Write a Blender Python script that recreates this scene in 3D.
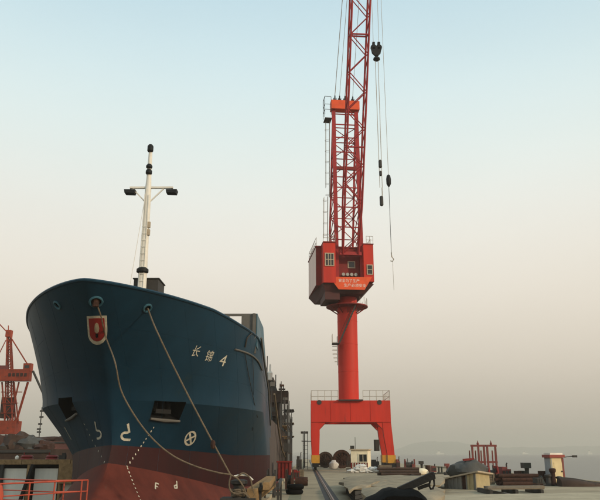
import bpy, bmesh, math, random
from mathutils import Vector, Matrix, noise as mnoise
from mathutils.bvhtree import BVHTree
random.seed(7)
R = math.radians
for o in list(bpy.data.objects): bpy.data.objects.remove(o)
SC = bpy.context.scene
COL = SC.collection

# ------------------------------------------------------------------ camera
F_PX, PITCH, YAW, EYE = 700.0, R(16.2), R(0.47), 2.2
cam = bpy.data.cameras.new('camera'); cam_o = bpy.data.objects.new('camera', cam); COL.objects.link(cam_o)
cam.sensor_width = 36.0; cam.lens = F_PX / 600.0 * 36.0
cam.clip_start = 0.1; cam.clip_end = 20000
cam_o.location = (0, 0, EYE); cam_o.rotation_euler = (R(90) + PITCH, 0, YAW)
SC.camera = cam_o
SC.render.engine = 'CYCLES'
SC.render.resolution_x, SC.render.resolution_y = 1024, 853
SC.cycles.volume_bounces = 1
# ------------------------------------------------------------------ sky
SUN_EL, SUN_AZ = R(21), R(126)          # azimuth clockwise from +Y: the sun stands behind the camera, to the right
W = bpy.data.worlds.new('World'); SC.world = W; W.use_nodes = True
nt = W.node_tree; nt.nodes.clear()
def N(t, **k):
    n = nt.nodes.new(t)
    for a, b in k.items(): setattr(n, a, b)
    return n
tc = N('ShaderNodeTexCoord'); sx = N('ShaderNodeSeparateXYZ'); nt.links.new(tc.outputs['Generated'], sx.inputs[0])
rp = N('ShaderNodeValToRGB'); rp.color_ramp.interpolation = 'B_SPLINE'
stops = [(0.0, (.51, .445, .375)), (.035, (.595, .52, .435)), (.12, (.83, .735, .615)), (.22, (.98, .90, .775)), (.32, (.975, .965, .885)),
         (.41, (.88, .98, .94)), (.50, (.755, .925, .95)), (.60, (.57, .785, .88)), (1.0, (.50, .68, .78))]
e = rp.color_ramp.elements
while len(e) < len(stops): e.new(0.5)
for k, (p, c) in enumerate(stops): e[k].position = p; e[k].color = (*c, 1)
nt.links.new(sx.outputs['Z'], rp.inputs[0])
sky = N('ShaderNodeTexSky', sky_type='NISHITA', sun_disc=False)
sky.sun_elevation = SUN_EL; sky.sun_rotation = SUN_AZ; sky.air_density = 1.0; sky.dust_density = 5.0; sky.altitude = 10
sc_ = N('ShaderNodeVectorMath', operation='SCALE'); sc_.inputs['Scale'].default_value = 10.0
wn = N('ShaderNodeTexNoise'); wn.inputs['Scale'].default_value = 2.2; wn.inputs['Detail'].default_value = 3   # faint unevenness of the haze
wm = N('ShaderNodeMapping'); wm.inputs['Scale'].default_value = (1, 1, 2.5); nt.links.new(tc.outputs['Generated'], wm.inputs[0]); nt.links.new(wm.outputs[0], wn.inputs[0])
wr = N('ShaderNodeMapRange'); wr.inputs[3].default_value = .95; wr.inputs[4].default_value = 1.05; nt.links.new(wn.outputs[0], wr.inputs[0])
w2 = N('ShaderNodeVectorMath', operation='SCALE'); nt.links.new(rp.outputs[0], w2.inputs[0]); nt.links.new(wr.outputs[0], w2.inputs['Scale'])
nt.links.new(w2.outputs[0], sc_.inputs[0])
mx = N('ShaderNodeMixRGB'); mx.inputs[0].default_value = 0.92
nt.links.new(sky.outputs[0], mx.inputs[1]); nt.links.new(sc_.outputs[0], mx.inputs[2])
bg = N('ShaderNodeBackground'); bg.inputs['Strength'].default_value = 0.1
nt.links.new(mx.outputs[0], bg.inputs[0])
wo = N('ShaderNodeOutputWorld'); nt.links.new(bg.outputs[0], wo.inputs[0])
# ------------------------------------------------------------------ sun
sl = bpy.data.lights.new('sun', 'SUN'); sl.energy = 2.4; sl.angle = R(3.0); sl.color = (1.0, .80, .56)
so = bpy.data.objects.new('sun', sl); COL.objects.link(so)
sd = Vector((math.sin(SUN_AZ) * math.cos(SUN_EL), math.cos(SUN_AZ) * math.cos(SUN_EL), math.sin(SUN_EL)))
so.rotation_euler = sd.to_track_quat('Z', 'Y').to_euler(); so.location = (30, -30, 60)
SC.view_settings.view_transform = 'Standard'; SC.view_settings.look = 'None'
SC.view_settings.exposure = 0.0; SC.view_settings.gamma = 1.0

# ------------------------------------------------------------------ helpers
def ray(px, py):
    a = (px - 300) / F_PX; b = (250 - py) / F_PX
    fw = math.cos(PITCH) - b * math.sin(PITCH); z = math.sin(PITCH) + b * math.cos(PITCH)
    c, s = math.cos(YAW), math.sin(YAW)
    return Vector((a * c - fw * s, a * s + fw * c, z))
def at(px, py, x=None, y=None, z=None):
    d = ray(px, py)
    t = x / d.x if x is not None else y / d.y if y is not None else (z - EYE) / d.z
    return d * t + Vector((0, 0, EYE))

MATS = {}
def mat(name, col, rough=.6, metal=0.0, var=.18, scale=2.5, rust=0.0, rust_col=(.09, .035, .018), bump=.15, bscale=None, streak=False, spec=.5):
    if name in MATS: return MATS[name]
    m = bpy.data.materials.new(name); m.use_nodes = True
    t = m.node_tree; ns = t.nodes; b = ns['Principled BSDF']; L = t.links.new
    b.inputs['Roughness'].default_value = rough; b.inputs['Metallic'].default_value = metal
    b.inputs['Specular IOR Level'].default_value = spec
    co = ns.new('ShaderNodeTexCoord'); mp = ns.new('ShaderNodeMapping'); L(co.outputs['Object'], mp.inputs[0])
    if streak: mp.inputs['Scale'].default_value = (1, 1, .12)
    n1 = ns.new('ShaderNodeTexNoise'); n1.inputs['Scale'].default_value = scale; n1.inputs['Detail'].default_value = 6; n1.inputs['Roughness'].default_value = .62
    L(mp.outputs[0], n1.inputs[0])
    mr = ns.new('ShaderNodeMapRange'); mr.inputs[1].default_value = .28; mr.inputs[2].default_value = .72
    mr.inputs[3].default_value = 1 - var; mr.inputs[4].default_value = 1 + var; L(n1.outputs[0], mr.inputs[0])
    vm = ns.new('ShaderNodeVectorMath'); vm.operation = 'SCALE'; vm.inputs[0].default_value = col; L(mr.outputs[0], vm.inputs['Scale'])
    out = vm.outputs[0]
    if rust > 0:
        n2 = ns.new('ShaderNodeTexNoise'); n2.inputs['Scale'].default_value = scale * 1.7; n2.inputs['Detail'].default_value = 8; n2.inputs['Roughness'].default_value = .7
        L(mp.outputs[0], n2.inputs[0])
        r2 = ns.new('ShaderNodeMapRange'); r2.inputs[1].default_value = .66 - rust * .3; r2.inputs[2].default_value = .74 - rust * .2; L(n2.outputs[0], r2.inputs[0])
        mi = ns.new('ShaderNodeMixRGB'); L(r2.outputs[0], mi.inputs[0]); L(out, mi.inputs[1]); mi.inputs[2].default_value = (*rust_col, 1); out = mi.outputs[0]
    L(out, b.inputs['Base Color'])
    rr = ns.new('ShaderNodeMapRange'); rr.inputs[3].default_value = max(.05, rough - .12); rr.inputs[4].default_value = min(1, rough + .15); L(n1.outputs[0], rr.inputs[0]); L(rr.outputs[0], b.inputs['Roughness'])
    if bump:
        nb = ns.new('ShaderNodeTexNoise'); nb.inputs['Scale'].default_value = bscale or scale * 6; nb.inputs['Detail'].default_value = 5
        L(co.outputs['Object'], nb.inputs[0])
        bp = ns.new('ShaderNodeBump'); bp.inputs['Strength'].default_value = bump; bp.inputs['Distance'].default_value = .04
        L(nb.outputs[0], bp.inputs['Height']); L(bp.outputs[0], b.inputs['Normal'])
    MATS[name] = m
    return m

WL = {}                                  # world location of every object's origin (nothing built here is rotated)
def tag(o, label=None, cat=None, group=None, kind=None):
    if label: o['label'] = label
    if cat: o['category'] = cat
    if group: o['group'] = group
    if kind: o['kind'] = kind
    return o
def thing(name, label, cat, loc, group=None):
    o = bpy.data.objects.new(name, None); COL.objects.link(o); o.location = loc; o.empty_display_size = .3
    WL[o] = Vector(loc); return tag(o, label, cat, group)

class MB:
    def __init__(s): s.v = []; s.f = []; s.mi = []
    def add(s, vs, fs, m=0):
        b = len(s.v); s.v += [Vector(v) for v in vs]; s.f += [tuple(i + b for i in f) for f in fs]; s.mi += [m] * len(fs); return s
    def box(s, c, d, rz=0, m=0, taper=1.0, frame=None):
        c = Vector(c); cs, sn = math.cos(rz), math.sin(rz); vs = []
        for z in (-.5, .5):
            k = taper if z > 0 else 1
            for x, y in ((-.5, -.5), (.5, -.5), (.5, .5), (-.5, .5)):
                X, Y = x * d[0] * k, y * d[1] * k
                p = Vector((X * cs - Y * sn, X * sn + Y * cs, z * d[2])) + c
                vs.append(frame(p) if frame else p)
        return s.add(vs, [(3, 2, 1, 0), (4, 5, 6, 7), (0, 1, 5, 4), (1, 2, 6, 5), (2, 3, 7, 6), (3, 0, 4, 7)], m)
    def bar(s, a, b, w, h=None, m=0, up=Vector((0, 0, 1))):
        a, b = Vector(a), Vector(b); h = h or w; d = (b - a).normalized()
        if abs(d.dot(up)) > .97: up = Vector((0, 1, 0))
        x = d.cross(up).normalized() * w / 2; y = x.cross(d).normalized() * h / 2
        vs = [p + q for p in (a, b) for q in (-x - y, x - y, x + y, -x + y)]
        return s.add(vs, [(3, 2, 1, 0), (4, 5, 6, 7), (0, 1, 5, 4), (1, 2, 6, 5), (2, 3, 7, 6), (3, 0, 4, 7)], m)
    def tube(s, pts, r, n=8, m=0, cap=True):
        pts = [Vector(p) for p in pts]; rings = []; b = len(s.v); up = Vector((0, 0, 1))
        rs = r if isinstance(r, (list, tuple)) else [r] * len(pts)
        for i, p in enumerate(pts):
            d = (pts[min(i + 1, len(pts) - 1)] - pts[max(i - 1, 0)]).normalized()
            u = up if abs(d.dot(up)) < .97 else Vector((0, 1, 0))
            x = d.cross(u).normalized(); y = x.cross(d)
            for k in range(n):
                a = 2 * math.pi * k / n; s.v.append(p + (x * math.cos(a) + y * math.sin(a)) * rs[i])
        for i in range(len(pts) - 1):
            for k in range(n):
                s.f.append((b + i * n + k, b + (i + 1) * n + k, b + (i + 1) * n + (k + 1) % n, b + i * n + (k + 1) % n)); s.mi.append(m)
        if cap:
            s.f.append(tuple(b + k for k in range(n))); s.mi.append(m)
            s.f.append(tuple(b + (len(pts) - 1) * n + k for k in reversed(range(n)))); s.mi.append(m)
        return s
    def lathe(s, c, prof, n=20, m=0, axis='z', cap=True):
        c = Vector(c); b = len(s.v)
        for (r, h) in prof:
            for k in range(n):
                a = 2 * math.pi * k / n; p = (r * math.cos(a), r * math.sin(a), h)
                if axis == 'y': p = (p[0], p[2], p[1])
                if axis == 'x': p = (p[2], p[0], p[1])
                s.v.append(c + Vector(p))
        for i in range(len(prof) - 1):
            for k in range(n):
                s.f.append((b + i * n + k, b + i * n + (k + 1) % n, b + (i + 1) * n + (k + 1) % n, b + (i + 1) * n + k)); s.mi.append(m)
        if not cap: return s
        s.f.append(tuple(b + k for k in reversed(range(n)))); s.mi.append(m)
        s.f.append(tuple(b + (len(prof) - 1) * n + k for k in range(n))); s.mi.append(m)
        return s
    def prism(s, poly, vec, m=0):
        n = len(poly); vec = Vector(vec); poly = [Vector(p) for p in poly]
        fs = [tuple(range(n)), tuple(reversed(range(n, 2 * n)))] + [(i, i + n, (i + 1) % n + n, (i + 1) % n) for i in range(n)]
        return s.add(poly + [p + vec for p in poly], fs, m)
    def blob(s, c, r, seed=0, amp=.25, nu=16, nv=10, flat=None, freq=1.2, m=0):
        c = Vector(c); vs = []; fs = []
        for j in range(nv + 1):
            ph = math.pi * j / nv
            for i in range(nu):
                a = 2 * math.pi * i / nu
                d = Vector((math.cos(a) * math.sin(ph), math.sin(a) * math.sin(ph), math.cos(ph)))
                k = 1 + amp * mnoise.noise(d * freq + Vector((seed * 3.1, seed, 0))) + amp * .5 * mnoise.noise(d * freq * 3 + Vector((0, seed, 5)))
                p = Vector((d.x * r[0], d.y * r[1], d.z * r[2])) * k
                if flat is not None: p.z = max(p.z, flat)
                vs.append(c + p)
        for j in range(nv):
            for i in range(nu): fs.append((j * nu + i, (j + 1) * nu + i, (j + 1) * nu + (i + 1) % nu, j * nu + (i + 1) % nu))
        return s.add(vs, fs, m)
    def build(s, name, mats, parent=None, smooth=False, label=None, kind=None, angle=35):
        off = WL[parent] if parent else Vector()
        me = bpy.data.meshes.new(name); me.from_pydata([v - off for v in s.v], [], s.f)
        for mm in (mats if isinstance(mats, (list, tuple)) else [mats]): me.materials.append(mm)
        me.polygons.foreach_set('material_index', s.mi)
        bm = bmesh.new(); bm.from_mesh(me); bmesh.ops.recalc_face_normals(bm, faces=bm.faces); bm.to_mesh(me); bm.free()
        if smooth:
            me.polygons.foreach_set('use_smooth', [True] * len(me.polygons)); me.set_sharp_from_angle(angle=R(angle))
        o = bpy.data.objects.new(name, me); COL.objects.link(o)
        if parent: o.parent = parent; WL[o] = off
        else: WL[o] = Vector()
        return tag(o, label, kind=kind)
def solo(o, label, cat, group=None):     # a thing that is one mesh: move its origin to the base of the mesh
    c = sum((v.co for v in o.data.vertices), Vector()) / len(o.data.vertices); c.z = min(v.co.z for v in o.data.vertices)
    o.data.transform(Matrix.Translation(-c)); o.location = c; WL[o] = c
    return tag(o, label, cat, group)
def spline(P, n=6):                      # smooth curve through the points
    P = [Vector(p) for p in P]; Q = [P[0] * 2 - P[1]] + P + [P[-1] * 2 - P[-2]]; o = []
    for i in range(1, len(Q) - 2):
        a, b_, c_, d_ = Q[i - 1:i + 3]
        for k in range(n):
            t = k / n; o.append(.5 * ((2 * b_) + (c_ - a) * t + (2 * a - 5 * b_ + 4 * c_ - d_) * t * t + (3 * b_ - a - 3 * c_ + d_) * t ** 3))
    return o + [P[-1]]
def text_polys(body):                    # flat triangles of a line of lettering, 1 unit high
    cu = bpy.data.curves.new('lettering', 'FONT'); cu.body = body; cu.align_x = 'CENTER'; cu.align_y = 'CENTER'; cu.resolution_u = 2
    o = bpy.data.objects.new('lettering', cu); COL.objects.link(o)
    me = o.to_mesh(); vs = [v.co.copy() for v in me.vertices]; fs = [tuple(p.vertices) for p in me.polygons]
    o.to_mesh_clear(); bpy.data.objects.remove(o); bpy.data.curves.remove(cu)
    return vs, fs

# ------------------------------------------------------------------ materials
M_conc = mat('quay_concrete', (.32, .258, .17), .9, var=.3, scale=.3, rust=.32, rust_col=(.15, .12, .085), bump=.5, bscale=6, spec=.25)
M_conc2 = mat('pale_concrete', (.39, .325, .225), .9, var=.2, scale=.8, rust=.25, rust_col=(.25, .205, .14), bump=.5, bscale=9, spec=.2)
M_slab = mat('slab_cover', (.27, .22, .15), .9, var=.3, scale=1.0, rust=.2, rust_col=(.15, .12, .085), bump=.6, bscale=5, spec=.2)
M_blue = mat('hull_blue_paint', (.0048, .030, .055), .45, var=.28, scale=.35, bump=.08, bscale=.9, streak=True, rust=.06, rust_col=(.012, .03, .04), spec=.3)
M_blue2 = mat('rim_and_lit_side_blue', (.03, .10, .14), .45, var=.15, scale=.6, bump=.05, bscale=2)
M_dred = mat('boot_top_dark_red', (.027, .0036, .0032), .6, var=.35, scale=.5, bump=.06, bscale=2, streak=True, rust=.1, rust_col=(.05, .012, .009), spec=.2)
M_lred = mat('antifouling_red', (.105, .024, .016), .75, var=.38, scale=.7, bump=.1, bscale=3, streak=True, rust=.2, rust_col=(.10, .042, .03), spec=.15)
M_white = mat('white_marking', (.50, .46, .36), .7, var=.35, scale=4, bump=0, rust=.12, rust_col=(.2, .17, .12))
M_cream = mat('cream_paint', (.82, .71, .50), .6, var=.12, scale=2, bump=.05)
M_creamw = mat('mast_white', (.74, .70, .62), .5, var=.1, scale=3, bump=.05)
M_shield = mat('shield_red', (.28, .018, .014), .5, var=.1, scale=4, bump=0)
M_grey = mat('grey_primer', (.11, .10, .085), .7, var=.2, scale=1.5, rust=.1)
M_black = mat('black_steel', (.009, .009, .009), .6, var=.3, scale=4, bump=.2, spec=.25)
M_rubber = mat('black_tarpaulin', (.004, .004, .004), .8, var=.3, scale=3, bump=.5, bscale=6, spec=.08)
M_rust = mat('rusty_steel', (.055, .026, .018), .85, var=.4, scale=2, rust=.4, rust_col=(.025, .014, .01), bump=.3, spec=.2)
M_brown = mat('brown_primer', (.055, .034, .025), .8, var=.35, scale=1, rust=.25, rust_col=(.022, .015, .011), bump=.2, spec=.2)
M_crane = mat('crane_red', (.52, .026, .012), .58, var=.22, scale=.6, bump=.05, bscale=4, rust=.14, rust_col=(.27, .024, .014), streak=True, spec=.28)
M_crane_d = mat('crane_dark_red', (.20, .013, .010), .6, var=.25, scale=.7, bump=.05, bscale=4, spec=.3)
M_lattice = mat('lattice_red', (.34, .024, .024), .6, var=.25, scale=1.0, bump=0, spec=.3)
M_orange = mat('panel_orange', (.72, .085, .018), .55, var=.14, scale=1.0, bump=0, spec=.3)
M_yellow = mat('yellow_paint', (.55, .26, .02), .5, var=.15, scale=2)
M_orail = mat('orange_rail_paint', (.42, .060, .025), .5, var=.15, scale=4, bump=0)
M_ocrane = mat('orange_crane_paint', (.31, .045, .016), .65, var=.3, scale=1, bump=0, rust=.35, rust_col=(.12, .035, .02), spec=.25)
M_glass = mat('dark_glass', (.02, .022, .022), .12, var=.1, scale=1, bump=0)
M_rope = mat('rope', (.165, .125, .085), .95, var=.4, scale=9, bump=.6, bscale=45, spec=.12)
M_wire = mat('wire_rope', (.05, .048, .045), .5, metal=.4, bump=0)
M_wood = mat('timber', (.27, .17, .08), .85, var=.35, scale=3, bump=.4, rust=.25, rust_col=(.10, .07, .042), spec=.2)
M_panel = mat('pale_panel', (.72, .69, .60), .7, var=.12, scale=1.0, bump=.1, rust=.12, rust_col=(.45, .40, .31), streak=True)
M_red = mat('red_machine_paint', (.19, .016, .012), .6, var=.3, scale=2, rust=.3, rust_col=(.08, .025, .017), spec=.3)
M_dark = mat('dark_machinery', (.03, .026, .022), .7, var=.3, scale=3, bump=.2)
M_green = mat('green_machine_paint', (.032, .036, .026), .65, var=.3, scale=2, rust=.2, rust_col=(.045, .03, .02))
M_corr = mat('galvanised_sheet', (.20, .19, .165), .6, metal=.1, var=.2, scale=1, rust=.2, rust_col=(.16, .12, .08), streak=True)
M_shedy = mat('shed_yellow', (.40, .32, .17), .8, var=.15, scale=2)
M_tarp = mat('grey_tarpaulin', (.06, .058, .052), .8, var=.3, scale=2, bump=.5, bscale=5)
M_sack = mat('white_sack', (.62, .60, .56), .85, var=.1, scale=6, bump=.4)
M_roofr = mat('red_roof', (.25, .045, .03), .7, var=.2, scale=3)
M_steel = mat('rail_steel', (.16, .13, .11), .35, metal=.7, var=.3, scale=5)
M_hill = mat('hillside', (.05, .07, .05), .9, var=.3, scale=.01, bump=0)
M_hutshade = mat('hut_shaded_wall', (.30, .31, .31), .7, var=.1, scale=2)  # cream hut's walls away from the sun: shade put into the colour
M_tan = mat('tan_frame', (.45, .36, .25), .6, bump=0)
M_lamp = mat('lamp_lens', (.36, .34, .30), .3, bump=0)
M_under = mat('underside_shade', (.06, .010, .008), .7, var=.25, scale=1, bump=0)  # crane red darkened: shade under the house put into the colour
M_hgrey = mat('hull_grey_primer', (.075, .058, .05), .65, var=.35, scale=.5, streak=True, rust=.3, rust_col=(.045, .026, .02), spec=.3)
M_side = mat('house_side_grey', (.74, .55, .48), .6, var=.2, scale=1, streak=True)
M_strip = mat('faded_green_strip', (.19, .18, .12), .85, var=.3, scale=1.5, spec=.2)

# ================================================================== THE SETTING
WATER_Z = -2.0
m = bpy.data.materials.new('harbour_water'); m.use_nodes = True; MATS['water'] = m
b = m.node_tree.nodes['Principled BSDF']; b.inputs['Base Color'].default_value = (.095, .085, .062, 1); b.inputs['Roughness'].default_value = .3; b.inputs['Specular IOR Level'].default_value = .17
co = m.node_tree.nodes.new('ShaderNodeTexCoord'); mp = m.node_tree.nodes.new('ShaderNodeMapping'); mp.inputs['Scale'].default_value = (.5, .8, 1)
n1 = m.node_tree.nodes.new('ShaderNodeTexNoise'); n1.inputs['Scale'].default_value = 1.0; n1.inputs['Detail'].default_value = 5
bp = m.node_tree.nodes.new('ShaderNodeBump'); bp.inputs['Strength'].default_value = .7; bp.inputs['Distance'].default_value = .35
m.node_tree.links.new(co.outputs['Object'], mp.inputs[0]); m.node_tree.links.new(mp.outputs[0], n1.inputs[0]); m.node_tree.links.new(n1.outputs[0], bp.inputs['Height']); m.node_tree.links.new(bp.outputs[0], b.inputs['Normal'])
FAR = 7600
MB().add([(-FAR, -400, WATER_Z), (FAR, -400, WATER_Z), (FAR, FAR, WATER_Z), (-FAR, FAR, WATER_Z)], [(0, 1, 2, 3)]).build('water', m, kind='structure')

QX0, QX1, QY0, QY1, BASIN_Y = -2.15, 22.0, -30.0, 300.0, 27.2
q = MB()
q.prism([(-60, QY0, -4), (QX1, QY0, -4), (QX1, QY1, -4), (QX0, QY1, -4), (QX0, BASIN_Y, -4), (-60, BASIN_Y, -4)], (0, 0, 4))
quay = q.build('quay', M_conc, kind='structure')
# coping kerb of the quay, in lengths, and the green painted walkway line
kp = MB()
for (x0, y0, x1, y1) in [(QX0 + .02, y, QX0 + .38, min(y + 7.94, QY1)) for y in range(int(BASIN_Y) + 1, 120, 8)]:
    k = MB(); k.box(((x0 + x1) / 2, (y0 + y1) / 2, .09), (x1 - x0, y1 - y0, .18)); k.build('kerb_stone', M_conc2, quay)
for y in range(30, 130, 8):
    k = MB(); k.box((QX1 - .25, y + 4, .11), (.46, 7.93, .22)); k.build('kerb_stone', M_conc2, quay)
k = MB(); k.add([(-.9, 28, .004), (-.25, 28, .004), (-.25, 260, .004), (-.9, 260, .004)], [(0, 1, 2, 3)]); k.build('walkway_line', M_strip, quay)

# ================================================================== THE PORTAL CRANE
P0 = at(316, 470, z=0)
CX_L, CY = P0.x - .1, P0.y
zf = lambda py, Y: at(300, py, y=Y).z
GA = 9.6; CX_R = CX_L + GA; CX = (CX_L + CX_R) / 2
for x, lab in ((CX_L, 'left-hand crane rail running up the quay toward the red crane'), (CX_R, 'right-hand crane rail passing under the red crane beside the cream booth')):
    r = MB()
    r.box((x, 125, .035), (.16, 260, .07)); r.box((x, 125, .1), (.075, 260, .07))
    g = thing('crane_rail', lab, 'rail', (x, 0, 0), 'crane rails on the quay')
    r.build('rail_head', M_steel, g)
    for s in (-1, 1):
        f = MB(); f.add([(x + s * .1, -5, .004), (x + s * .34, -5, .004), (x + s * .34, 255, .004), (x + s * .1, 255, .004)], [(0, 1, 2, 3)]); f.build('rail_bed', M_dark, g)

crane = thing('portal_crane', 'tall red portal crane with lattice jib standing on quay rails beside the blue ship', 'crane', (CX, CY, 0))
YF, YB = CY - 4.0, CY + 4.0
zt_, zb_ = zf(400.5, YF), zf(422, YF)
# legs
for sx_ in (-1, 1):
    for sy_ in (-1, 1):
        x = CX_L if sx_ < 0 else CX_R; y = YF if sy_ < 0 else YB
        l = MB(); wt, wb = 1.15, .95
        xo = x + (.0 if sx_ < 0 else .45); zb0 = zf(455, YF)
        vs = []
        for (z, xc, w) in ((zb0, xo, wb), ((zb0 + zb_) * .55, x + (0 if sx_ < 0 else .15), wt), (zb_ + .02, x, wt)):
            yy = y + .55 * -sy_
            vs += [(xc - w / 2, yy - .55, z), (xc + w / 2, yy - .55, z), (xc + w / 2, yy + .55, z), (xc - w / 2, yy + .55, z)]
        fs = [(3, 2, 1, 0), (8, 9, 10, 11)]
        for k in range(2): fs += [(k * 4 + i, k * 4 + (i + 1) % 4, k * 4 + 4 + (i + 1) % 4, k * 4 + 4 + i) for i in range(4)]
        l.add(vs, fs)
        # haunch towards the beam
        hx = -sx_; l.prism([(x + hx * wt / 2, yy - .5, zb_ + .02), (x + hx * (wt / 2 + .9), yy - .5, zb_ + .02), (x + hx * wt / 2, yy - .5, zb_ - .9)], (0, 1.0, 0))
        l.build('leg', M_crane, crane)
        bg_ = MB(); bg_.box((xo, yy, (zf(455, YF) + zf(463, YF)) / 2), (1.05, 2.4, zf(455, YF) - zf(463, YF))); bo = bg_.build('bogie_box', M_yellow, crane)
        bt = MB(); bt.box((xo, yy, zf(465, YF)), (.8, 3.6, .5)); bt.build('bogie_truck', M_black, crane)
        for k in (-1.25, -.42, .42, 1.25):
            w_ = MB(); w_.lathe((xo - .14, yy + k, .42), [(.2, 0), (.34, .02), (.34, .26), (.2, .28)], 14, axis='x'); w_.build('wheel', M_black, crane, True)
# box girders
wx0, wx1 = CX_L - .575, CX_R + .575
g = MB(); g.box((CX, YF + .55, (zt_ + zb_) / 2), (wx1 - wx0, 1.3, zt_ - zb_)); g.build('portal_beam', M_crane, crane)
g = MB(); g.box((CX, YB - .55, (zt_ + zb_) / 2), (wx1 - wx0, 1.3, zt_ - zb_)); g.build('portal_beam', M_crane, crane)
for x in (CX_L, CX_R):
    g = MB(); g.box((x, CY, (zt_ + zb_) / 2), (1.1, YB - YF - 2.42, zt_ - zb_ - .1)); g.build('portal_beam', M_crane, crane)
g = MB(); g.box((CX, CY, zt_ - .35), (3.6, YB - YF - 2.42, .6)); g.build('portal_deck', M_crane_d, crane)
for x in (CX_L + .55, CX_R - .9):
    g = MB(); g.tube([(x, YF - .16, zt_ - .25), (x, YF + .1, zt_ - .25)], .32, 12); g.build('floodlight', M_dark, crane, True)
# stiffener ribs on the portal face
for k in range(1, 4):
    x = wx0 + (wx1 - wx0) * k / 4
    g = MB(); g.box((x, YF - .125, (zt_ + zb_) / 2), (.06, .05, zt_ - zb_ - .3)); g.build('stiffener', M_crane, crane)
g = MB(); g.box((CX, YF - .25, zt_ + .03), (3.3, .7, .16)); g.build('walkway', M_dark, crane)
# railing on the portal
def rail_run(parent, pts, h=1.1, step=1.2, r=.03, matr=None, mids=(.55,)):
    for a, b_ in zip(pts[:-1], pts[1:]):
        a, b_ = Vector(a), Vector(b_); n = max(1, round((b_ - a).length / step))
        for hh in (h,) + tuple(mids):
            t = MB(); t.tube([a + Vector((0, 0, hh)), b_ + Vector((0, 0, hh))], r, 6); t.build('handrail', matr, parent, True)
        for k in range(n + 1):
            p = a.lerp(b_, k / n); t = MB(); t.tube([p, p + Vector((0, 0, h))], r, 6); t.build('rail_post', matr, parent, True)
M_railg = mat('railing_grey', (.38, .33, .27), .6, bump=0)
rail_run(crane, [(wx0 + .05, YF + .05, zt_), (CX - 1.7, YF + .05, zt_)], 1.35, 1.0, .035, M_railg)
rail_run(crane, [(CX + 1.7, YF + .05, zt_), (wx1 - .05, YF + .05, zt_)], 1.35, 1.0, .035, M_railg)
rail_run(crane, [(wx1 - .05, YF + .2, zt_), (wx1 - .05, YB - .2, zt_)], 1.35, 1.5, .035, M_railg)
rail_run(crane, [(wx0 + .05, YF + .2, zt_), (wx0 + .05, YB - .2, zt_)], 1.35, 1.5, .035, M_railg)
# access ladder tower at the left leg
t = MB()
lx = CX_L - 1.35
for dx in (-.3, .3): t.bar((lx + dx, YF + 1.5, .1), (lx + dx, YF + 1.5, zf(432, YF)), .09)
t.build('ladder_stile', M_dark, crane)
for k in range(7):
    t = MB(); t.bar((lx - .3, YF + 1.5, .5 + k * .55), (lx + .3, YF + 1.5, .5 + k * .55), .06); t.build('rung', M_dark, crane)
t = MB(); t.box((lx + .2, YF + 1.5, zf(441, YF)), (1.3, 1.0, .1)); t.build('landing', M_dark, crane)
t = MB(); t.box((CX_R - 1.15, YF + 3, zf(445, YF)), (.7, .8, 1.5)); t.build('switch_cabinet', M_dark, crane)
# column
cR = 10.0 / F_PX * (CY * math.cos(PITCH) + 14 * math.sin(PITCH))
zc1 = zf(303, CY); zr = zf(304.5, CY - 2.6)
c = MB(); c.lathe((CX, CY, 0), [(cR * 1.22, zt_ - .4), (cR * 1.22, zt_ + .35), (cR, zt_ + .4), (cR, zc1 + 3.2), (cR * 1.15, zc1 + 3.3), (cR * 1.15, zc1 + 4.5)], 40); col_o = c.build('column', M_crane, crane, True)
for py in (372, 345, 322):
    z = zf(py, CY); w_ = MB(); w_.lathe((CX, CY, z), [(cR + .004, -.04), (cR + .025, -.03), (cR + .025, .03), (cR + .004, .04)], 40); w_.build('weld_band', M_crane, col_o, True)
c = MB(); c.lathe((CX, CY, zr), [(cR * .9, -.02), (2.7, -.02), (3.05, .06), (3.05, .2), (cR * .9, .2)], 40); ring = c.build('ring_platform', M_crane_d, crane, True)
c = MB()
for k in range(20):
    a = 2 * math.pi * k / 20
    if math.sin(a) < -.35 and math.cos(a) < .55: continue
    p = Vector((CX + 2.95 * math.cos(a), CY + 2.95 * math.sin(a), zr + .2))
    t = MB(); t.tube([p, p + Vector((0, 0, 1.1))], .03, 5); t.build('rail_post', M_railg, ring)
for k in range(12):                      # brackets below the ring
    a = 2 * math.pi * k / 12; d = Vector((math.cos(a), math.sin(a), 0))
    t = MB(); t.bar(Vector((CX, CY, zr - .9)) + d * cR, Vector((CX, CY, zr - .03)) + d * 2.7, .12); t.build('bracket', M_crane_d, ring)
# stair up the column: short flight from a caged landing on the left to the ring on the right
zl = zf(344, CY - 1.6)
pA = Vector((CX - cR - .1, CY - 1.4, zl)); pB = Vector((CX + cR * .75, CY - cR - .25, zr - .1))
st = MB()
for d in (0, .75):
    st.bar(pA + Vector((.2, -.35 - d * .0, d * .0)) + Vector((0, -d, 0)), pB + Vector((0, -d, 0)), .09, .2)
stair = st.build('stair', M_dark, crane)
for k in range(1, 14):
    p = (pA + Vector((.2, -.35, 0))).lerp(pB, k / 14); t = MB(); t.box(p + Vector((0, -.375, 0)), (.28, .72, .05)); t.build('tread', M_dark, stair)
t = MB(); t.tube([pA + Vector((.2, -1.1, 1.0)), pB + Vector((0, -.75, 1.0))], .03, 6); t.build('handrail', M_rust, stair)
t = MB(); t.box(pA + Vector((-.3, -.2, 0)), (1.0, 1.6, .1)); t.build('landing', M_dark, crane)
rail_run(crane, [pA + Vector((-.75, -.95, 0)), pA + Vector((-.75, .5, 0))], 1.3, .7, .03, M_railg)
lad0, lad1 = Vector((CX - cR - .12, CY - .9, zf(366, CY))), pA + Vector((-.2, -.2, 1.2))
t = MB()
for d in (-.25, .25): t.bar(lad0 + Vector((0, d, 0)), lad0 + Vector((0, d, lad1.z - lad0.z)), .06)
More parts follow.
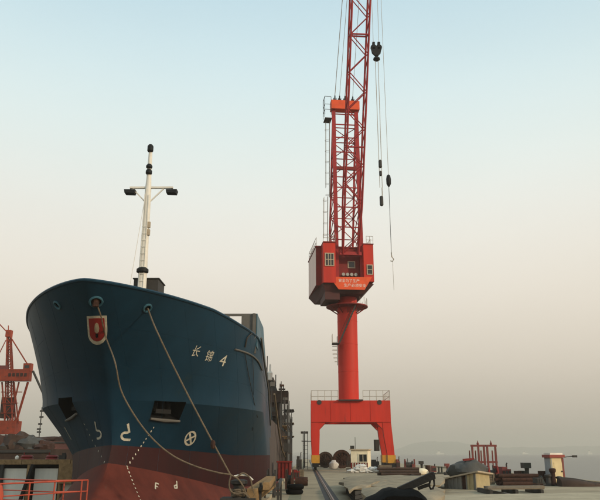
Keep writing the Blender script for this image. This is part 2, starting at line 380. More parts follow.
for k in range(9): t.bar(lad0 + Vector((0, -.25, .2 + k * .42)), lad0 + Vector((0, .25, .2 + k * .42)), .04)
t.build('ladder', M_dark, crane)
for k in range(6):                       # hoops of the ladder cage
    z = lad0.z + .5 + k * .55 ; w = .18 + .5 * math.sin(min(1, (k + 1) / 4) * math.pi / 2)
    t = MB(); t.tube([lad0 + Vector((0, -.3, z - lad0.z)), lad0 + Vector((-w, -.3, z - lad0.z)), lad0 + Vector((-w, .3, z - lad0.z)), lad0 + Vector((0, .3, z - lad0.z))], .03, 5); t.build('cage_hoop', M_railg, crane)

# ---------- slewing upper works; local frame: u to the right, v backwards, z up
HY = CY - 30.0
H1 = at(379, 128, y=HY); H2 = at(388.5, 178, y=HY)
z0h = zf(284, CY - 3.5); z1h = zf(244, CY - 3.5)
HEADX = (H1.x + H2.x) / 2
SL = math.atan2(HEADX - CX, CY - HY) + R(2.0)
cs, sn = math.cos(SL), math.sin(SL)
def U(u, v, z=None):
    if z is None: u, v, z = u
    return Vector((CX + u * cs - v * sn, CY + u * sn + v * cs, z))
k_ = .131
u_ = lambda px: (px - 346.5) * k_
def ubox(u0, u1, v0, v1, za, zb, m=0, mb=None):
    mb = mb or MB()
    vs = [U(u, v, z) for z in (za, zb) for (u, v) in ((u0, v0), (u1, v0), (u1, v1), (u0, v1))]
    return mb.add(vs, [(3, 2, 1, 0), (4, 5, 6, 7), (0, 1, 5, 4), (1, 2, 6, 5), (2, 3, 7, 6), (3, 0, 4, 7)], m)
# turntable deck, with a sloped underside
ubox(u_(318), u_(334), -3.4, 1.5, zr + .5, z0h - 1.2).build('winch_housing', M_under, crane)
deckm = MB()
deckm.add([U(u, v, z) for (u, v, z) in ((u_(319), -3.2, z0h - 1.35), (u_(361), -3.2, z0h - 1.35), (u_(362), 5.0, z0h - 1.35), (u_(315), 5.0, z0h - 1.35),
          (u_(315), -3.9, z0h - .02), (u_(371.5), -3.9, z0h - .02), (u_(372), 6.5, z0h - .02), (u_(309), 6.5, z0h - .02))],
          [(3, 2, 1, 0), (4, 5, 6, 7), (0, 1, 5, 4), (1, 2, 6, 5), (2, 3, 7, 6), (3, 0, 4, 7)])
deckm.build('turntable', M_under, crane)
house = ubox(u_(309.5), u_(371.5), -2.2, 6.4, z0h, z1h - .25).build('machinery_house', M_crane_d, crane)
ubox(u_(308.8), u_(372.2), -2.35, 6.55, z1h - .25, z1h - .08).build('roof', M_crane_d, house)
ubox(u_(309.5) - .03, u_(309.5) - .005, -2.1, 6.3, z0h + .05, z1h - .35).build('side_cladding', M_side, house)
zcab0 = zf(283.5, CY - 4)
cab = ubox(u_(315.5), u_(329), -4.2, -2.24, zcab0, z1h - .1).build('operator_cab', M_crane, crane)
ubox(u_(315.2), u_(329.3), -4.32, -2.2, z1h - .1, z1h + .05).build('roof', M_crane_d, cab)
rb = ubox(u_(360.5), u_(371.6), -4.0, -2.24, z0h + .3, z1h - .15).build('equipment_box', M_crane, crane)
ubox(u_(360.2), u_(372), -4.1, -2.2, z1h - .15, z1h - .02).build('roof', M_crane_d, rb)
# windows
def uwin(parent, px0, px1, py0, py1, v, nx, ny, fm, yy):
    u0, u1 = u_(px0), u_(px1); za, zb = zf(py1, yy), zf(py0, yy)
    w = ubox(u0, u1, v - .02, v + .05, za, zb).build('window', M_glass, parent)
    def fr(a, b_, c_, d_):
        ubox(a, b_, v - .09, v - .018, c_, d_).build('frame', fm, parent)
    e_ = .12
    fr(u0 - e_, u1 + e_, za - e_, za); fr(u0 - e_, u1 + e_, zb, zb + e_); fr(u0 - e_, u0, za, zb); fr(u1, u1 + e_, za, zb)
    for k in range(1, nx): x = u0 + (u1 - u0) * k / nx; fr(x - .05, x + .05, za, zb)
    for k in range(1, ny): z = za + (zb - za) * k / ny; ubox(u0, u1, v - .085, v - .0185, z - .04, z + .04).build('frame', fm, parent)
uwin(cab, 318, 326.5, 254.5, 266, -4.2, 3, 2, M_tan, CY - 4.2)
uwin(rb, 364.5, 369.5, 265, 273.5, -4.0, 1, 2, M_tan, CY - 4)
uwin(house, 346, 352.5, 262, 267.5, -2.2, 1, 1, M_tan, CY - 2.2)
# slogan panel
zp0, zp1 = zf(289.5, CY - 4.2), zf(278, CY - 4.2)
sp = MB(); A = [(u_(325), zp1 - .45), (u_(328), zp1 + .12), (u_(369), zp1 + .2), (u_(360.5), zp0), (u_(332), zp0)]
sp.add([U(u, -4.15 + (0 if True else 0), z) for u, z in A] + [U(u, -4.0, z) for u, z in A], [(4, 3, 2, 1, 0), (5, 6, 7, 8, 9)] + [(i, (i + 1) % 5, 5 + (i + 1) % 5, 5 + i) for i in range(5)])
panel = sp.build('slogan_panel', M_orange, crane)
for body, uc, zc, wd, ht in (('安全为了生产', u_(343.5), zf(280.6, CY - 4.2), 3.0, .5), ('生产必须安全', u_(350), zf(285.2, CY - 4.2), 3.2, .5)):
    vs, fs = text_polys(body); xs = [v.x for v in vs]; ys = [v.y for v in vs]
    if not vs: continue
    cx_, cy_ = (min(xs) + max(xs)) / 2, (min(ys) + max(ys)) / 2; kx, ky = wd / (max(xs) - min(xs)), ht / (max(ys) - min(ys))
    t = MB(); t.add([U(uc + (v.x - cx_) * kx, -4.165, zc + (v.y - cy_) * ky) for v in vs], fs); t.build('lettering', M_creamw, panel)
for px in (339, 343.6, 348.2, 352.8):
    u = u_(px); z = zf(274.3, CY - 3.2)
    t = MB(); t.tube([U(u, -2.3, z), U(u, -2.9, z), U(u, -3.05, z)], [.12, .27, .27], 12, 0); f_ = t.build('floodlight', M_dark, crane, True)
    t = MB(); t.tube([U(u, -3.055, z), U(u, -3.09, z)], .24, 12); t.build('lens', M_lamp, f_, True)
rail_run(crane, [U(u_(310), -2.2, z1h - .08), U(u_(310), 6.4, z1h - .08), U(u_(371.5), 6.4, z1h - .08), U(u_(371.5), -2.2, z1h - .08)], 1.3, 1.5, .035, M_railg)
rail_run(crane, [U(u_(315.6), -4.2, z1h + .05), U(u_(329), -4.2, z1h + .05)], 1.1, 1.0, .03, M_railg)
rail_run(crane, [U(u_(364), -4.0, z1h), U(u_(371.5), -4.0, z1h)], 1.1, .6, .03, M_railg)
# tower frame
zT = zf(112, CY - 1); zTT = zf(103.5, CY - 1)
tower = MB()
FL = [(-1.85, -2.75), (1.85, -2.75)]; BLg = [(-1.85, 4.6), (1.85, 4.6)]
tw = ubox(-2.25, 2.25, -2.0, -.6, zT, zTT).build('tower_head', M_orange, crane)
for (u, v) in FL:
    t = MB(); t.bar(U(u, v, z0h + .5), U(u * .97, -1.3, zT + .05), .58, .58); t.build('tower_leg', M_lattice, crane)
for (u, v) in BLg:
    t = MB(); t.bar(U(u, v, z1h - .3), U(u * .97, -.85, zT + .05), .30, .30); t.build('tower_leg', M_lattice, crane)
def fl(u, f):
    u *= .925; return U(u * (1 - .03 * f), -2.65 + 1.35 * f, z1h - .3 + (zT - z1h + .35) * f)
def bl(u, f):
    u *= .925; return U(u * (1 - .03 * f), 4.6 - 5.45 * f, z1h - .3 + (zT - z1h + .35) * f)
fracs = [.0, .14, .28, .42, .56, .68, .79, .89, .97]
for k, f in enumerate(fracs[1:], 1):
    big = abs(f - .56) < .01
    w = .34 if big else .15
    t = MB(); t.bar(fl(-2, f), fl(2, f), w, w * 1.5 if big else w); t.build('tower_crossbar', M_crane_d if big else M_lattice, crane)
    if k < 8:
        t = MB(); t.bar(bl(-2, f), bl(2, f), .13); t.build('tower_crossbar', M_lattice, crane)
        for u in (-2, 2):
            t = MB(); t.bar(fl(u, f), bl(u, f), .13); t.build('tower_crossbar', M_lattice, crane)
    f0 = fracs[k - 1]
    if k < 8:
        for u in (-2, 2):
            a, b_ = (fl(u, f0), bl(u, f)) if k % 2 else (bl(u, f0), fl(u, f))
            t = MB(); t.bar(a, b_, .11); t.build('tower_brace', M_lattice, crane)
        for a, b_ in ((bl(-2, f0), bl(2, f)), (bl(2, f0), bl(-2, f))):
            t = MB(); t.bar(a, b_, .1); t.build('tower_brace', M_lattice, crane)
        for u in (-2, 2):
            a, b_ = (bl(u, f0), fl(u, f)) if k % 2 else (fl(u, f0), bl(u, f))
            t = MB(); t.bar(a, b_, .09); t.build('tower_brace', M_lattice, crane)
# sheaves on the head, gallery and ladder on its left
for u in (-1.55, -.8, .05, 1.3):
    t = MB(); t.lathe(U(u, -1.3, zTT + .45) - Vector((.1, 0, 0)), [(.3, 0), (.62, .02), (.55, .1), (.62, .18), (.3, .2)], 18, axis='x'); t.build('sheave', M_black, crane, True)
    t = MB()
    for d in (-.2, .2): ubox(u + d - .04, u + d + .04, -1.5, -1.1, zTT, zTT + .6, mb=t)
    t.build('sheave_bracket', M_dark, crane)
ubox(-3.3, -2.2, -2.2, -.4, zf(122, CY - 1) - .1, zf(122, CY - 1)).build('gallery', M_dark, crane)
rail_run(crane, [U(-2.3, -2.2, zf(122, CY)), U(-3.3, -2.2, zf(122, CY)), U(-3.3, -.4, zf(122, CY))], zTT - zf(122, CY) + .4, .8, .035, M_dark, mids=(.9, 1.8))
for (u, v, za, zb) in ((-3.0, -1.2, z1h - .1, zf(200, CY)), (-2.55, -1.0, zf(200, CY), zf(122, CY))):
    t = MB()
    for d in (-.22, .22): t.bar(U(u, v + d, za), U(u + .15, v + d, zb), .06)
    n = int((zb - za) / .6)
    for k in range(n): t.bar(U(u + .15 * k / n, v - .22, za + k * .6), U(u + .15 * k / n, v + .22, za + k * .6), .035)
    t.build('ladder', M_railg, crane)
    for vv in (-.3, 0, .3):
        t = MB(); t.bar(U(u - .55, v + vv, za + 1.5), U(u - .45, v + vv, zb - .2), .035); t.build('cage_strap', M_railg, crane)
    for k in range(0, n, 3):
        z = za + k * .6 + .3; t = MB(); t.tube([U(u, v - .25, z), U(u - .5, v - .3, z), U(u - .6, v, z), U(u - .5, v + .3, z), U(u, v + .25, z)], .025, 5); t.build('cage_hoop', M_railg, crane)
# jib
PV = Vector((0, -3.6, z1h - 1.5))
zH = EYE + HY * math.tan(R(49.5))
head_v = -(CY - HY) / cs
JP = U(*PV); JH = Vector((HEADX - .3, HY + .8, zH))
jd = (JH - JP).normalized(); jl = (JH - JP).length
ju = Vector((cs, sn, 0)); ju = (ju - jd * ju.dot(jd)).normalized(); jn = ju.cross(jd)
jroot = MB(); jroot.bar(U(-1.6, -3.6, z1h - 1.5), U(1.6, -3.6, z1h - 1.5), .5); jib = jroot.build('jib', M_lattice, crane)
def jw(f):                                # half width and half depth of the jib along its length
    a = min(1, f / .12); c_ = min(1, (1 - f) / .25)
    return 1.25 * (.9 + .1 * a) * (.45 + .55 * c_), .95 * (.25 + .75 * a) * (.4 + .6 * c_)
def jp(f, su, sv_):
    w, d = jw(f); return JP + jd * jl * f + ju * su * w + jn * sv_ * d
NJ = 24
for su in (-1, 1):
    for sv_ in (-1, 1):
        t = MB(); t.tube([jp(f, su, sv_) for f in (0, .06, .12, .3, .55, .75, .88, 1)], .14, 8); t.build('chord', M_lattice, jib, True)
for k in range(NJ):
    f0, f1 = k / NJ, (k + 1) / NJ
    s1 = 1 if k % 2 else -1
    for sv_ in (-1, 1):
        t = MB(); t.tube([jp(f0, s1, sv_), jp(f1, -s1, sv_)], .075, 6); t.build('brace', M_lattice, jib)
    for su in (-1, 1):
        t = MB(); t.tube([jp(f0, su, s1), jp(f1, su, -s1)], .065, 6); t.build('brace', M_lattice, jib)
    if k % 6 == 0 and k:
        for sv_ in (-1, 1):
            t = MB(); t.tube([jp(f0, -1, sv_), jp(f0, 1, sv_)], .12, 6); t.build('brace', M_lattice, jib)
        for su in (-1, 1):
            t = MB(); t.tube([jp(f0, su, -1), jp(f0, su, 1)], .12, 6); t.build('brace', M_lattice, jib)
t = MB(); t.lathe(JH - Vector((.5, 0, 0)), [(.4, 0), (.75, .1), (.7, .5), (.75, .9), (.4, 1)], 18, axis='x'); t.build('head_sheave', M_black, jib, True)
# luffing and hoist ropes
for (u, e_, r_) in ((-1.55, -1.3, .05), (-.8, -.7, .035), (.05, .2, .035), (1.3, .6, .035)):
    t = MB(); t.tube([U(u, -1.3, zTT + .9), JH + ju * e_ + jn * .4], r_, 5); t.build('luffing_rope', M_railg, crane)
for P, py_top, tagn in ((H1, 128, 0), (H2, 178, 1)):
    X = P.x
    if tagn == 0:
        z_b = at(376, 52, y=HY).z; z_e = at(382, 205, y=HY).z
        for d in (-.45, .45):
            t = MB(); t.tube([(X + d, HY, zH), (X + d * .7, HY, z_b + .6)], .025, 5); t.build('hoist_rope', M_railg, crane)
        hb = MB()
        for d in (-.3, .3): hb.lathe((X + d, HY - .16, z_b + .55), [(.3, 0), (.36, .03), (.36, .29), (.3, .32)], 16, axis='y'); hb.box((X + d, HY, z_b + .75), (.3, .4, .9))
        hb.prism([(X - .62, HY - .2, z_b + .5), (X + .62, HY - .2, z_b + .5), (X + .5, HY - .2, z_b - .1), (X + .15, HY - .2, z_b - .5), (X - .15, HY - .2, z_b - .5), (X - .5, HY - .2, z_b - .1)], (0, .4, 0))
        hook = hb.build('hook_block', M_black, crane)
        t = MB(); t.lathe((X, HY, z_b - 1.0), [(.1, .5), (.1, .25), (.36, .2), (.4, 0), (.25, -.12), (.1, -.2)], 14); t.build('swivel', M_black, hook, True)
        for d in (-.16, .16):
            t = MB(); t.tube([(X + d, HY, z_b - 1.1), (X + d * .8, HY, z_e + 2.0)], .035, 5); t.build('sling', M_railg, hook)
        for (pa, pb, w) in ((160, 168, .19), (171, 176, .16), (196, 206, .2)):
            za, zb2 = at(380, pb, y=HY).z, at(380, pa, y=HY).z
            t = MB(); t.lathe((X, HY, 0), [(w * .5, za), (w, za + .1), (w, zb2 - .1), (w * .5, zb2)], 10); t.build('sling_shackle', M_dark, hook, True)
        t = MB(); t.tube([(X + .1, HY, z_e + 2), (X + .1, HY, z_e)], .05, 5); t.build('sling', M_railg, hook)
    else:
        zb_ball = at(388, 181, y=HY).z; z_e = at(391, 257, y=HY).z; z_l = at(392, 290, y=HY).z
        t = MB(); t.tube([(X - .2, HY, zH), (X, HY, zb_ball)], .025, 5); t.build('hoist_rope', M_railg, crane)
        t = MB(); t.lathe((X, HY, zb_ball), [(.05, .75), (.2, .6), (.27, .2), (.25, -.35), (.12, -.6), (.05, -.7)], 14); hb = t.build('headache_ball', M_black, crane, True)
        t = MB(); t.tube([(X, HY, zb_ball - .6), (X, HY, z_e)], .03, 5); t.build('sling', M_wire, hb)
        t = MB(); t.tube([(X, HY, z_e + .5), (X + .05, HY, z_e), (X + .22, HY, z_e - .25), (X + .1, HY, z_e - .5), (X - .12, HY, z_e - .4)], .06, 6); t.build('hook', M_railg, hb, True)
        t = MB(); t.tube([(X + .1, HY, z_e - .4), (X + .12, HY, z_l)], .02, 5); t.build('tag_line', M_railg, hb)

# ================================================================== THE SHIP
SX, SB = -9.69, 6.94
def lerp_tab(tab, x):
    if x <= tab[0][0]: return tab[0][1]
    for (a, fa), (b_, fb) in zip(tab[:-1], tab[1:]):
        if x <= b_: return fa + (fb - fa) * (x - a) / (b_ - a)
    return tab[-1][1]
Y_END = 128.0
TOP = [(29.7, 9.48), (36.0, 9.38), (39.0, 9.12), (42.3, 8.95), (45.5, 8.1), (48.8, 7.7), (58.0, 4.25), (104, 4.25), (107, 6.2), (200, 6.4)]
# rows from the keel to the bulwark top: z at the stem, z(Y) aft, stem Y, entrance length, exponents p q, breadth factor
def rows():
    rs = []
    def row(name, zfun, ys, L, p, q, bf=1.0): rs.append(dict(name=name, z=zfun, ys=ys, L=L, p=p, q=q, bf=bf))
    row('keel', lambda Y: -5.0, 37.0, 26, 1.5, 1.1, .70)
    row('b1', lambda Y: -3.6, 33.6, 26, 1.6, 1.35, .93)
    row('b2', lambda Y: -2.2, 32.6, 25, 1.7, 1.55, .97)
    row('b3', lambda Y: -1.0 - .02 * min(10, Y - 33), 32.75, 24, 1.7, 1.55, .985)
    row('b4', lambda Y: .16 - .06 * min(10, max(0, Y - 34)), 33.67, 22.5, 1.62, 1.42, .99)
    row('b5', lambda Y: .98 - .11 * min(10, max(0, Y - 35)), 35.0, 20.5, 1.55, 1.30, .992)
    row('low', lambda Y: 1.75 - .165 * min(10, max(0, Y - 35.7)), 35.74, 19.3, 1.5, 1.22, .98)
    row('mid', lambda Y: 2.2 - .085 * min(10, max(0, Y - 36)), 36.0, 18.6, 1.5, 1.22, .982)
    row('wl', lambda Y: 2.6 - .052 * min(10, max(0, Y - 36.2)), 36.2, 18.0, 1.5, 1.22, .985)
    row('w2', lambda Y: 3.6 - .02 * min(10, max(0, Y - 36)), 35.9, 14.6, 1.55, 1.27, .992)
    row('kn', lambda Y: 4.75, 35.2, 11.4, 1.66, 1.36, 1.0)
    n = 9
    for k in range(1, n + 1):
        f = k / n
        ys = 35.2 + (29.73 - 35.2) * (f ** 1.3)
        row('t%d' % k, (lambda Y, f=f: 4.75 + (max(lerp_tab(TOP, Y), 4.80 if f > .99 else 4.75) - 4.75) * f if lerp_tab(TOP, Y) > 4.8 else 4.75 + (.05 * f)), ys, 11.4 + (14.46 - 11.4) * f, 1.66 - .04 * f, 1.36 + .052 * f)
    return rs
RW = rows()
for r in RW[:RW.index(next(r for r in RW if r['name'] == 'kn'))]: pass
NT = 46
def loop(r, inset=0.0, dz=0.0):
    pts = []
    ts = [(k / NT) ** 1.45 for k in range(NT + 1)]
    for t in ts:
        b_ = SB * r['bf'] * (1 - (1 - t) ** r['p']) ** (1 / r['q']); Y = r['ys'] + r['L'] * t
        pts.append((max(0, b_ - inset * min(1, t * 12)), Y + inset * max(0, 1 - t * 12)))
    y0 = pts[-1][1]
    for Y in [y0 + (65 - y0) * f for f in (.1, .2, .235, .35, .5, .65, .8, 1)] + [72, 80, 90, 100, 103.5, 105, 107.5, 114, 120, 125, Y_END]:
        if True:
            k = 0 if Y < 114 else (Y - 114) / (Y_END - 114)
            pts.append((SB * r['bf'] * (1 - .18 * k * k) - inset, Y - (inset if Y == Y_END else 0)))
    st = [(SX - b_, Y) for b_, Y in reversed(pts[1:])]; po = [(SX + b_, Y) for b_, Y in pts[1:]]
    return [Vector((x, Y, r['z'](Y) - dz)) for x, Y in st + [(SX, pts[0][1])] + po]
loops = [loop(r) for r in RW]
NL = min(len(l) for l in loops)
assert all(len(l) == len(loops[0]) for l in loops), [len(l) for l in loops]
NL = len(loops[0])
hv = []; hf = []; hm = []
loops_all = loops + [loop(RW[-1], .16), loop(RW[-3], .18, 0)]
for l in loops_all: hv += l
wl_i = [r['name'] for r in RW].index('wl'); lo_i = [r['name'] for r in RW].index('low')
for j in range(len(loops_all) - 1):
    for i in range(NL):
        a, b_ = j * NL + i, j * NL + (i + 1) % NL
        hf.append((a, b_, b_ + NL, a + NL)); hm.append(5 if min(hv[a].y, hv[b_].y) > 57.5 else 2 if j < lo_i else 1 if j < wl_i else 0)
half = NL // 2
for (base, flip) in ((0, 0), ((len(loops_all) - 1) * NL, 1)):
    for i in range(half):
        a, b_, c_, d_ = base + half - i, base + half - i - 1, base + half + i + 1, base + half + i
        f_ = (a, b_, c_, d_) if i else (a, b_, c_)
        hf.append(f_); hm.append(2 if base == 0 else 3)
ship = thing('cargo_ship', 'dark blue cargo ship with red bottom moored bow-on at the quay', 'ship', (SX, 80, WATER_Z))
hb_ = MB(); hb_.add(hv, hf); hb_.mi = hm
hull = hb_.build('hull', [M_blue, M_dred, M_lred, M_grey, M_black, M_hgrey], ship, True, angle=18)
off = WL[ship]
bm = bmesh.new(); bm.from_mesh(hull.data); BV = BVHTree.FromBMesh(bm); bm.free()
CAMP = Vector((0, 0, EYE))
def hit(px, py, lift=.02):
    d = ray(px, py).normalized(); p, n, i, ds = BV.ray_cast(CAMP - off, d)
    if p is None: return None, None
    if n.dot(d) > 0: n = -n
    return p + off + n * lift, n
# --- pockets and pipes cut into the shell
cuts = MB()
def cutbox(quad, depth, m=0):
    P = [hit(*p) for p in quad]; n = sum((q[1] for q in P), Vector()).normalized()
    front = [q[0] + n * .45 for q in P]; back = [q[0] - n * depth + Vector((0, 0, 0)) for q in P]
    k = len(P); cuts.add(front + back, [tuple(range(k)), tuple(reversed(range(k, 2 * k)))] + [(i, i + k, (i + 1) % k + k, (i + 1) % k) for i in range(k)]); return P, n
PK = [cutbox([(58.5, 398), (72, 397), (77.5, 413), (67, 420)], 1.1), cutbox([(154.5, 400.5), (186, 402), (179, 420.5), (150, 418)], 1.2)]
FH = []
for (px, py, r_) in ((96, 301.5, 5.2), (147.3, 308, 3.4), (57.5, 305, 3.4), (256, 328.5, 1.6)):
    p, n = hit(px, py, 0)
    if p is None: continue
    x = n.cross(Vector((0, 0, 1))).normalized(); y = x.cross(n); rr = r_ / F_PX * (p - CAMP).length
    ring_ = [(math.cos(2 * math.pi * k / 14), math.sin(2 * math.pi * k / 14)) for k in range(14)]
    FH.append((p, n, x, y, rr))
    if rr > .1:
        fr = [p + n * .3 + (x * a + y * b_ ) * rr for a, b_ in ring_]; bk = [p - n * .07 + (x * a + y * b_) * rr for a, b_ in ring_]
        cuts.add(fr + bk, [tuple(range(14)), tuple(reversed(range(14, 28)))] + [(i, i + 14, (i + 1) % 14 + 14, (i + 1) % 14) for i in range(14)])
cutter = cuts.build('cutter', M_black)
cutter.data.transform(Matrix.Translation(-off)); cutter.location = off
bo = hull.modifiers.new('cut', 'BOOLEAN'); bo.object = cutter; bo.operation = 'DIFFERENCE'; bo.solver = 'EXACT'; bo.material_mode = 'TRANSFER'
bpy.context.view_layer.update()
dg = bpy.context.evaluated_depsgraph_get(); nm = bpy.data.meshes.new_from_object(hull.evaluated_get(dg))
hull.modifiers.clear()
if len(nm.polygons) > len(hull.data.polygons) * .8: nm.name = 'hull'; hull.data = nm
bpy.data.objects.remove(cutter)
bm = bmesh.new(); bm.from_mesh(hull.data)
for ed in bm.edges:                      # hard lines: the knuckle, the paint knuckle of the bulb, and real corners
    z0_, z1_ = (v.co.z + off.z for v in ed.verts); lf = ed.link_faces
    a_ = ed.calc_face_angle(0) if len(lf) == 2 else 3
    ed.smooth = not (a_ > R(38) or (a_ > R(4) and abs(z0_ - 4.75) < .004 and abs(z1_ - 4.75) < .004) or (a_ > R(4) and len(lf) == 2 and lf[0].material_index != lf[1].material_index))
    for f_ in lf: f_.smooth = True
bm.to_mesh(hull.data); bm.free()
# rims of the fairleads and lips of the anchor pockets
for (p, n, x, y, rr) in FH:
    t = MB(); K = 22
    t.tube([p + n * .02 + (x * math.cos(2 * math.pi * k / K) + y * math.sin(2 * math.pi * k / K)) * (rr + .03) for k in range(K + 1)], .055, 6, cap=False)
    t.build('fairlead_rim', M_blue2, ship, True)
p, n, x, y, rr = FH[0]
t = MB(); t.lathe(p - n * .02 + Vector((.0, 0, -.05)), [(.05, -.22), (.15, -.2), (.15, .2), (.05, .22)], 10); t.build('fairlead_roller', M_rust, ship, True)
for (P, n), lip in zip(PK, ((2, 3), (2, 3))):
    a, b_ = P[lip[0]][0], P[lip[1]][0]
    t = MB(); mid = (a + b_) / 2 - n * .12 - Vector((0, 0, .06)); t.tube([a + n * .05, mid + n * .1, b_ + n * .05], [.06, .1, .06], 8); pk = t.build('anchor_pocket_lip', M_grey, ship, True)
    q4 = [P[i][0] for i in range(4)]; cen = sum(q4, Vector()) / 4 - n * .55
    t = MB(); dn = Vector((0, 0, -1)); sd_ = n.cross(dn).normalized()
    t.bar(cen + Vector((0, 0, .35)), cen - Vector((0, 0, .3)), .18); t.bar(cen - Vector((0, 0, .3)) - sd_ * .5, cen - Vector((0, 0, .3)) + sd_ * .5, .22)
    for s in (-1, 1): t.bar(cen - Vector((0, 0, .3)) + sd_ * s * .45, cen + sd_ * s * .4 + Vector((0, 0, .15)), .14)
    t.build('anchor', M_black, ship)
# --- painted marks: ribbons that follow the plating
def stroke(name, pxs, w, m_, parent=None, lift=.012, dense=3, raw=False, half_=None):
    P = []
    for (a, b_) in zip(pxs[:-1], pxs[1:]):
        for k in range(dense): P.append((a[0] + (b_[0] - a[0]) * k / dense, a[1] + (b_[1] - a[1]) * k / dense))
    P.append(pxs[-1]); H = [hit(x, y, lift) for x, y in P]; H = [h for h in H if h[0] is not None]
    t = MB(); vs = []
    for k, (p, n) in enumerate(H):
        d = (H[min(k + 1, len(H) - 1)][0] - H[max(k - 1, 0)][0]).normalized(); s = d.cross(n).normalized() * w / 2
        vs += [p - s, p + s]
    t.add(vs, [(2 * k, 2 * k + 1, 2 * k + 3, 2 * k + 2) for k in range(len(H) - 1)])
    return t.build(name, m_, parent or ship)
def arc(cx, cy, rx, ry, a0, a1, n=8, rot=0):
    o = []
    for k in range(n + 1):
        a = R(a0 + (a1 - a0) * k / n); x, y = rx * math.cos(a), -ry * math.sin(a); o.append((cx + x * math.cos(rot) - y * math.sin(rot), cy + x * math.sin(rot) + y * math.cos(rot)))
    return o
stroke('bulbous_bow_mark', [(95, 421.5), (96.6, 430.5)] + arc(98.2, 434.4, 3.2, 4.0, 100, -70, 6) + [(97, 438.6)], .11, M_white, dense=2)
stroke('bulbous_bow_mark', [(127.8, 423.5), (129.2, 432.3), (126, 432.6)] + arc(125.5, 436, 4.2, 3.6, 100, 250, 6) + [(130.2, 439.8)], .12, M_white, dense=2)
stroke('draught_mark', [(64.5, 427), (71.5, 439.5)], .16, M_white)
tm = stroke('thruster_mark', arc(190.2, 438.2, 4.6, 7.0, 0, 360, 20, R(28)), .12, M_white, dense=1)
for a in (45, 135):
    c_ = arc(190.2, 438.2, 4.4, 6.6, a, a, 1, R(28))[0]; d_ = arc(190.2, 438.2, 4.4, 6.6, a + 180, a + 180, 1, R(28))[0]
    stroke('cross_stroke', [c_, d_], .13, M_white, tm, lift=.016)
for g_ in ([[(155.5, 483), (155.2, 489)], [(155.5, 483), (158.5, 484)], [(155.4, 486), (158, 487)]], [[(176.5, 481), (177, 488)], [(177, 485), (174.2, 485.8), (174.4, 488.2), (177, 488)]]):
    for s in g_: stroke('draught_figure', s, .085, M_white, dense=2)
def dots(pts, n, name):
    for k in range(n):
        t = MB(); f = k / (n - 1) * (len(pts) - 1); i = min(int(f), len(pts) - 2); f -= i
        px, py = pts[i][0] + (pts[i + 1][0] - pts[i][0]) * f, pts[i][1] + (pts[i + 1][1] - pts[i][1]) * f
        p, n_ = hit(px, py, .012)
        if p is None: continue
        x = n_.cross(Vector((0, 0, 1))).normalized(); y = x.cross(n_); r_ = .044 + .014 * random.random()
        t.add([p + (x * math.cos(a) * .8 + y * math.sin(a) * 1.15) * r_ for a in [2 * math.pi * q / 8 for q in range(8)]], [tuple(range(8))])
        t.build(name, M_white, ship)
dots([(84.5, 424), (94, 443), (104.5, 462)], 8, 'dot_mark'); dots([(153.5, 427.5), (141, 446), (127, 466.5)], 11, 'dot_mark'); dots([(127.6, 468.5), (133.5, 484), (140.5, 500.5)], 9, 'dot_mark')
for body, px, py, hpx, kx in (('长', 196.2, 351, 10.5, .62), ('锦', 209.3, 355.8, 10.5, .60), ('4', 223, 360.3, 10.5, .62)):
    vs, fs = text_polys(body)
    if not vs: continue
    xs = [v.x for v in vs]; ys = [v.y for v in vs]; cx_, cy_ = (min(xs) + max(xs)) / 2, (min(ys) + max(ys)) / 2; h_ = max(ys) - min(ys); wd_ = max(xs) - min(xs)
    p, n = hit(px, py, 0); x = Vector((0, 0, 1)).cross(n).normalized(); y = n.cross(x)
    S = hpx / F_PX * (p - CAMP).length * 1.08; SXK = S * .95 / wd_
    t = MB(); V = []
    for v in vs:
        q = p + x * (v.x - cx_) * SXK + y * (v.y - cy_) * S / h_
        h2 = BV.ray_cast(q + n * 1.0 - off, -n)[0]; V.append((h2 + off + n * .014) if h2 is not None else q + n * .02)
    t.add(V, fs); t.build('name_lettering', M_white, ship)
# --- shield on the stem
def stem_plate(poly, lift, name, m_, parent=None):
    t = MB(); n = len(poly); F = []; 
    cx_ = sum(p[0] for p in poly) / n; cy_ = sum(p[1] for p in poly) / n
    rings = [[(cx_ + (x - cx_) * k, cy_ + (y - cy_) * k) for x, y in poly] for k in (1, .75, .5, .25)]
    for rg in rings:
        for (x, y) in rg:
            p, nn = hit(x, y, 0); F.append(p + Vector((0, -1, -.2)).normalized() * lift)
    fs = []
    for j in range(3): fs += [(j * n + i, j * n + (i + 1) % n, (j + 1) * n + (i + 1) % n, (j + 1) * n + i) for i in range(n)]
    fs.append(tuple(3 * n + i for i in range(n)))
    b0 = len(F); F += [p - Vector((0, -1, -.2)).normalized() * (lift + .02) for p in F[:n]]
    fs += [(i, (i + 1) % n, b0 + (i + 1) % n, b0 + i) for i in range(n)]
    t.add(F, fs); return t.build(name, m_, parent or ship, True, angle=30)
def shield(k):
    top_l, top_r = (87.0, 316.2), (106.6, 315.6); c_ = (97.3, 328)
    pts = [top_l, (92, 316.0), (97, 315.8), (102, 315.7), top_r, (107.0, 322), (107.3, 330)] + [(97.6 + 9.6 * math.cos(R(a)), 333 + 11.8 * math.sin(R(a))) for a in (8, 30, 52, 75, 95, 118, 142, 165)] + [(88.0, 330), (87.3, 322)]
    return [(c_[0] + (x - c_[0]) * k, c_[1] + (y - c_[1]) * k) for x, y in pts]
se = stem_plate(shield(1), .05, 'shield_emblem', M_white)
stem_plate(shield(.80), .075, 'shield_field', M_shield, se)
stem_plate([(95.6, 324), (97.2, 322.6), (98.8, 324), (99.6, 328), (99.2, 332), (97.4, 333.4), (95.4, 332), (95, 328)], .09, 'shield_device', M_tan, se)
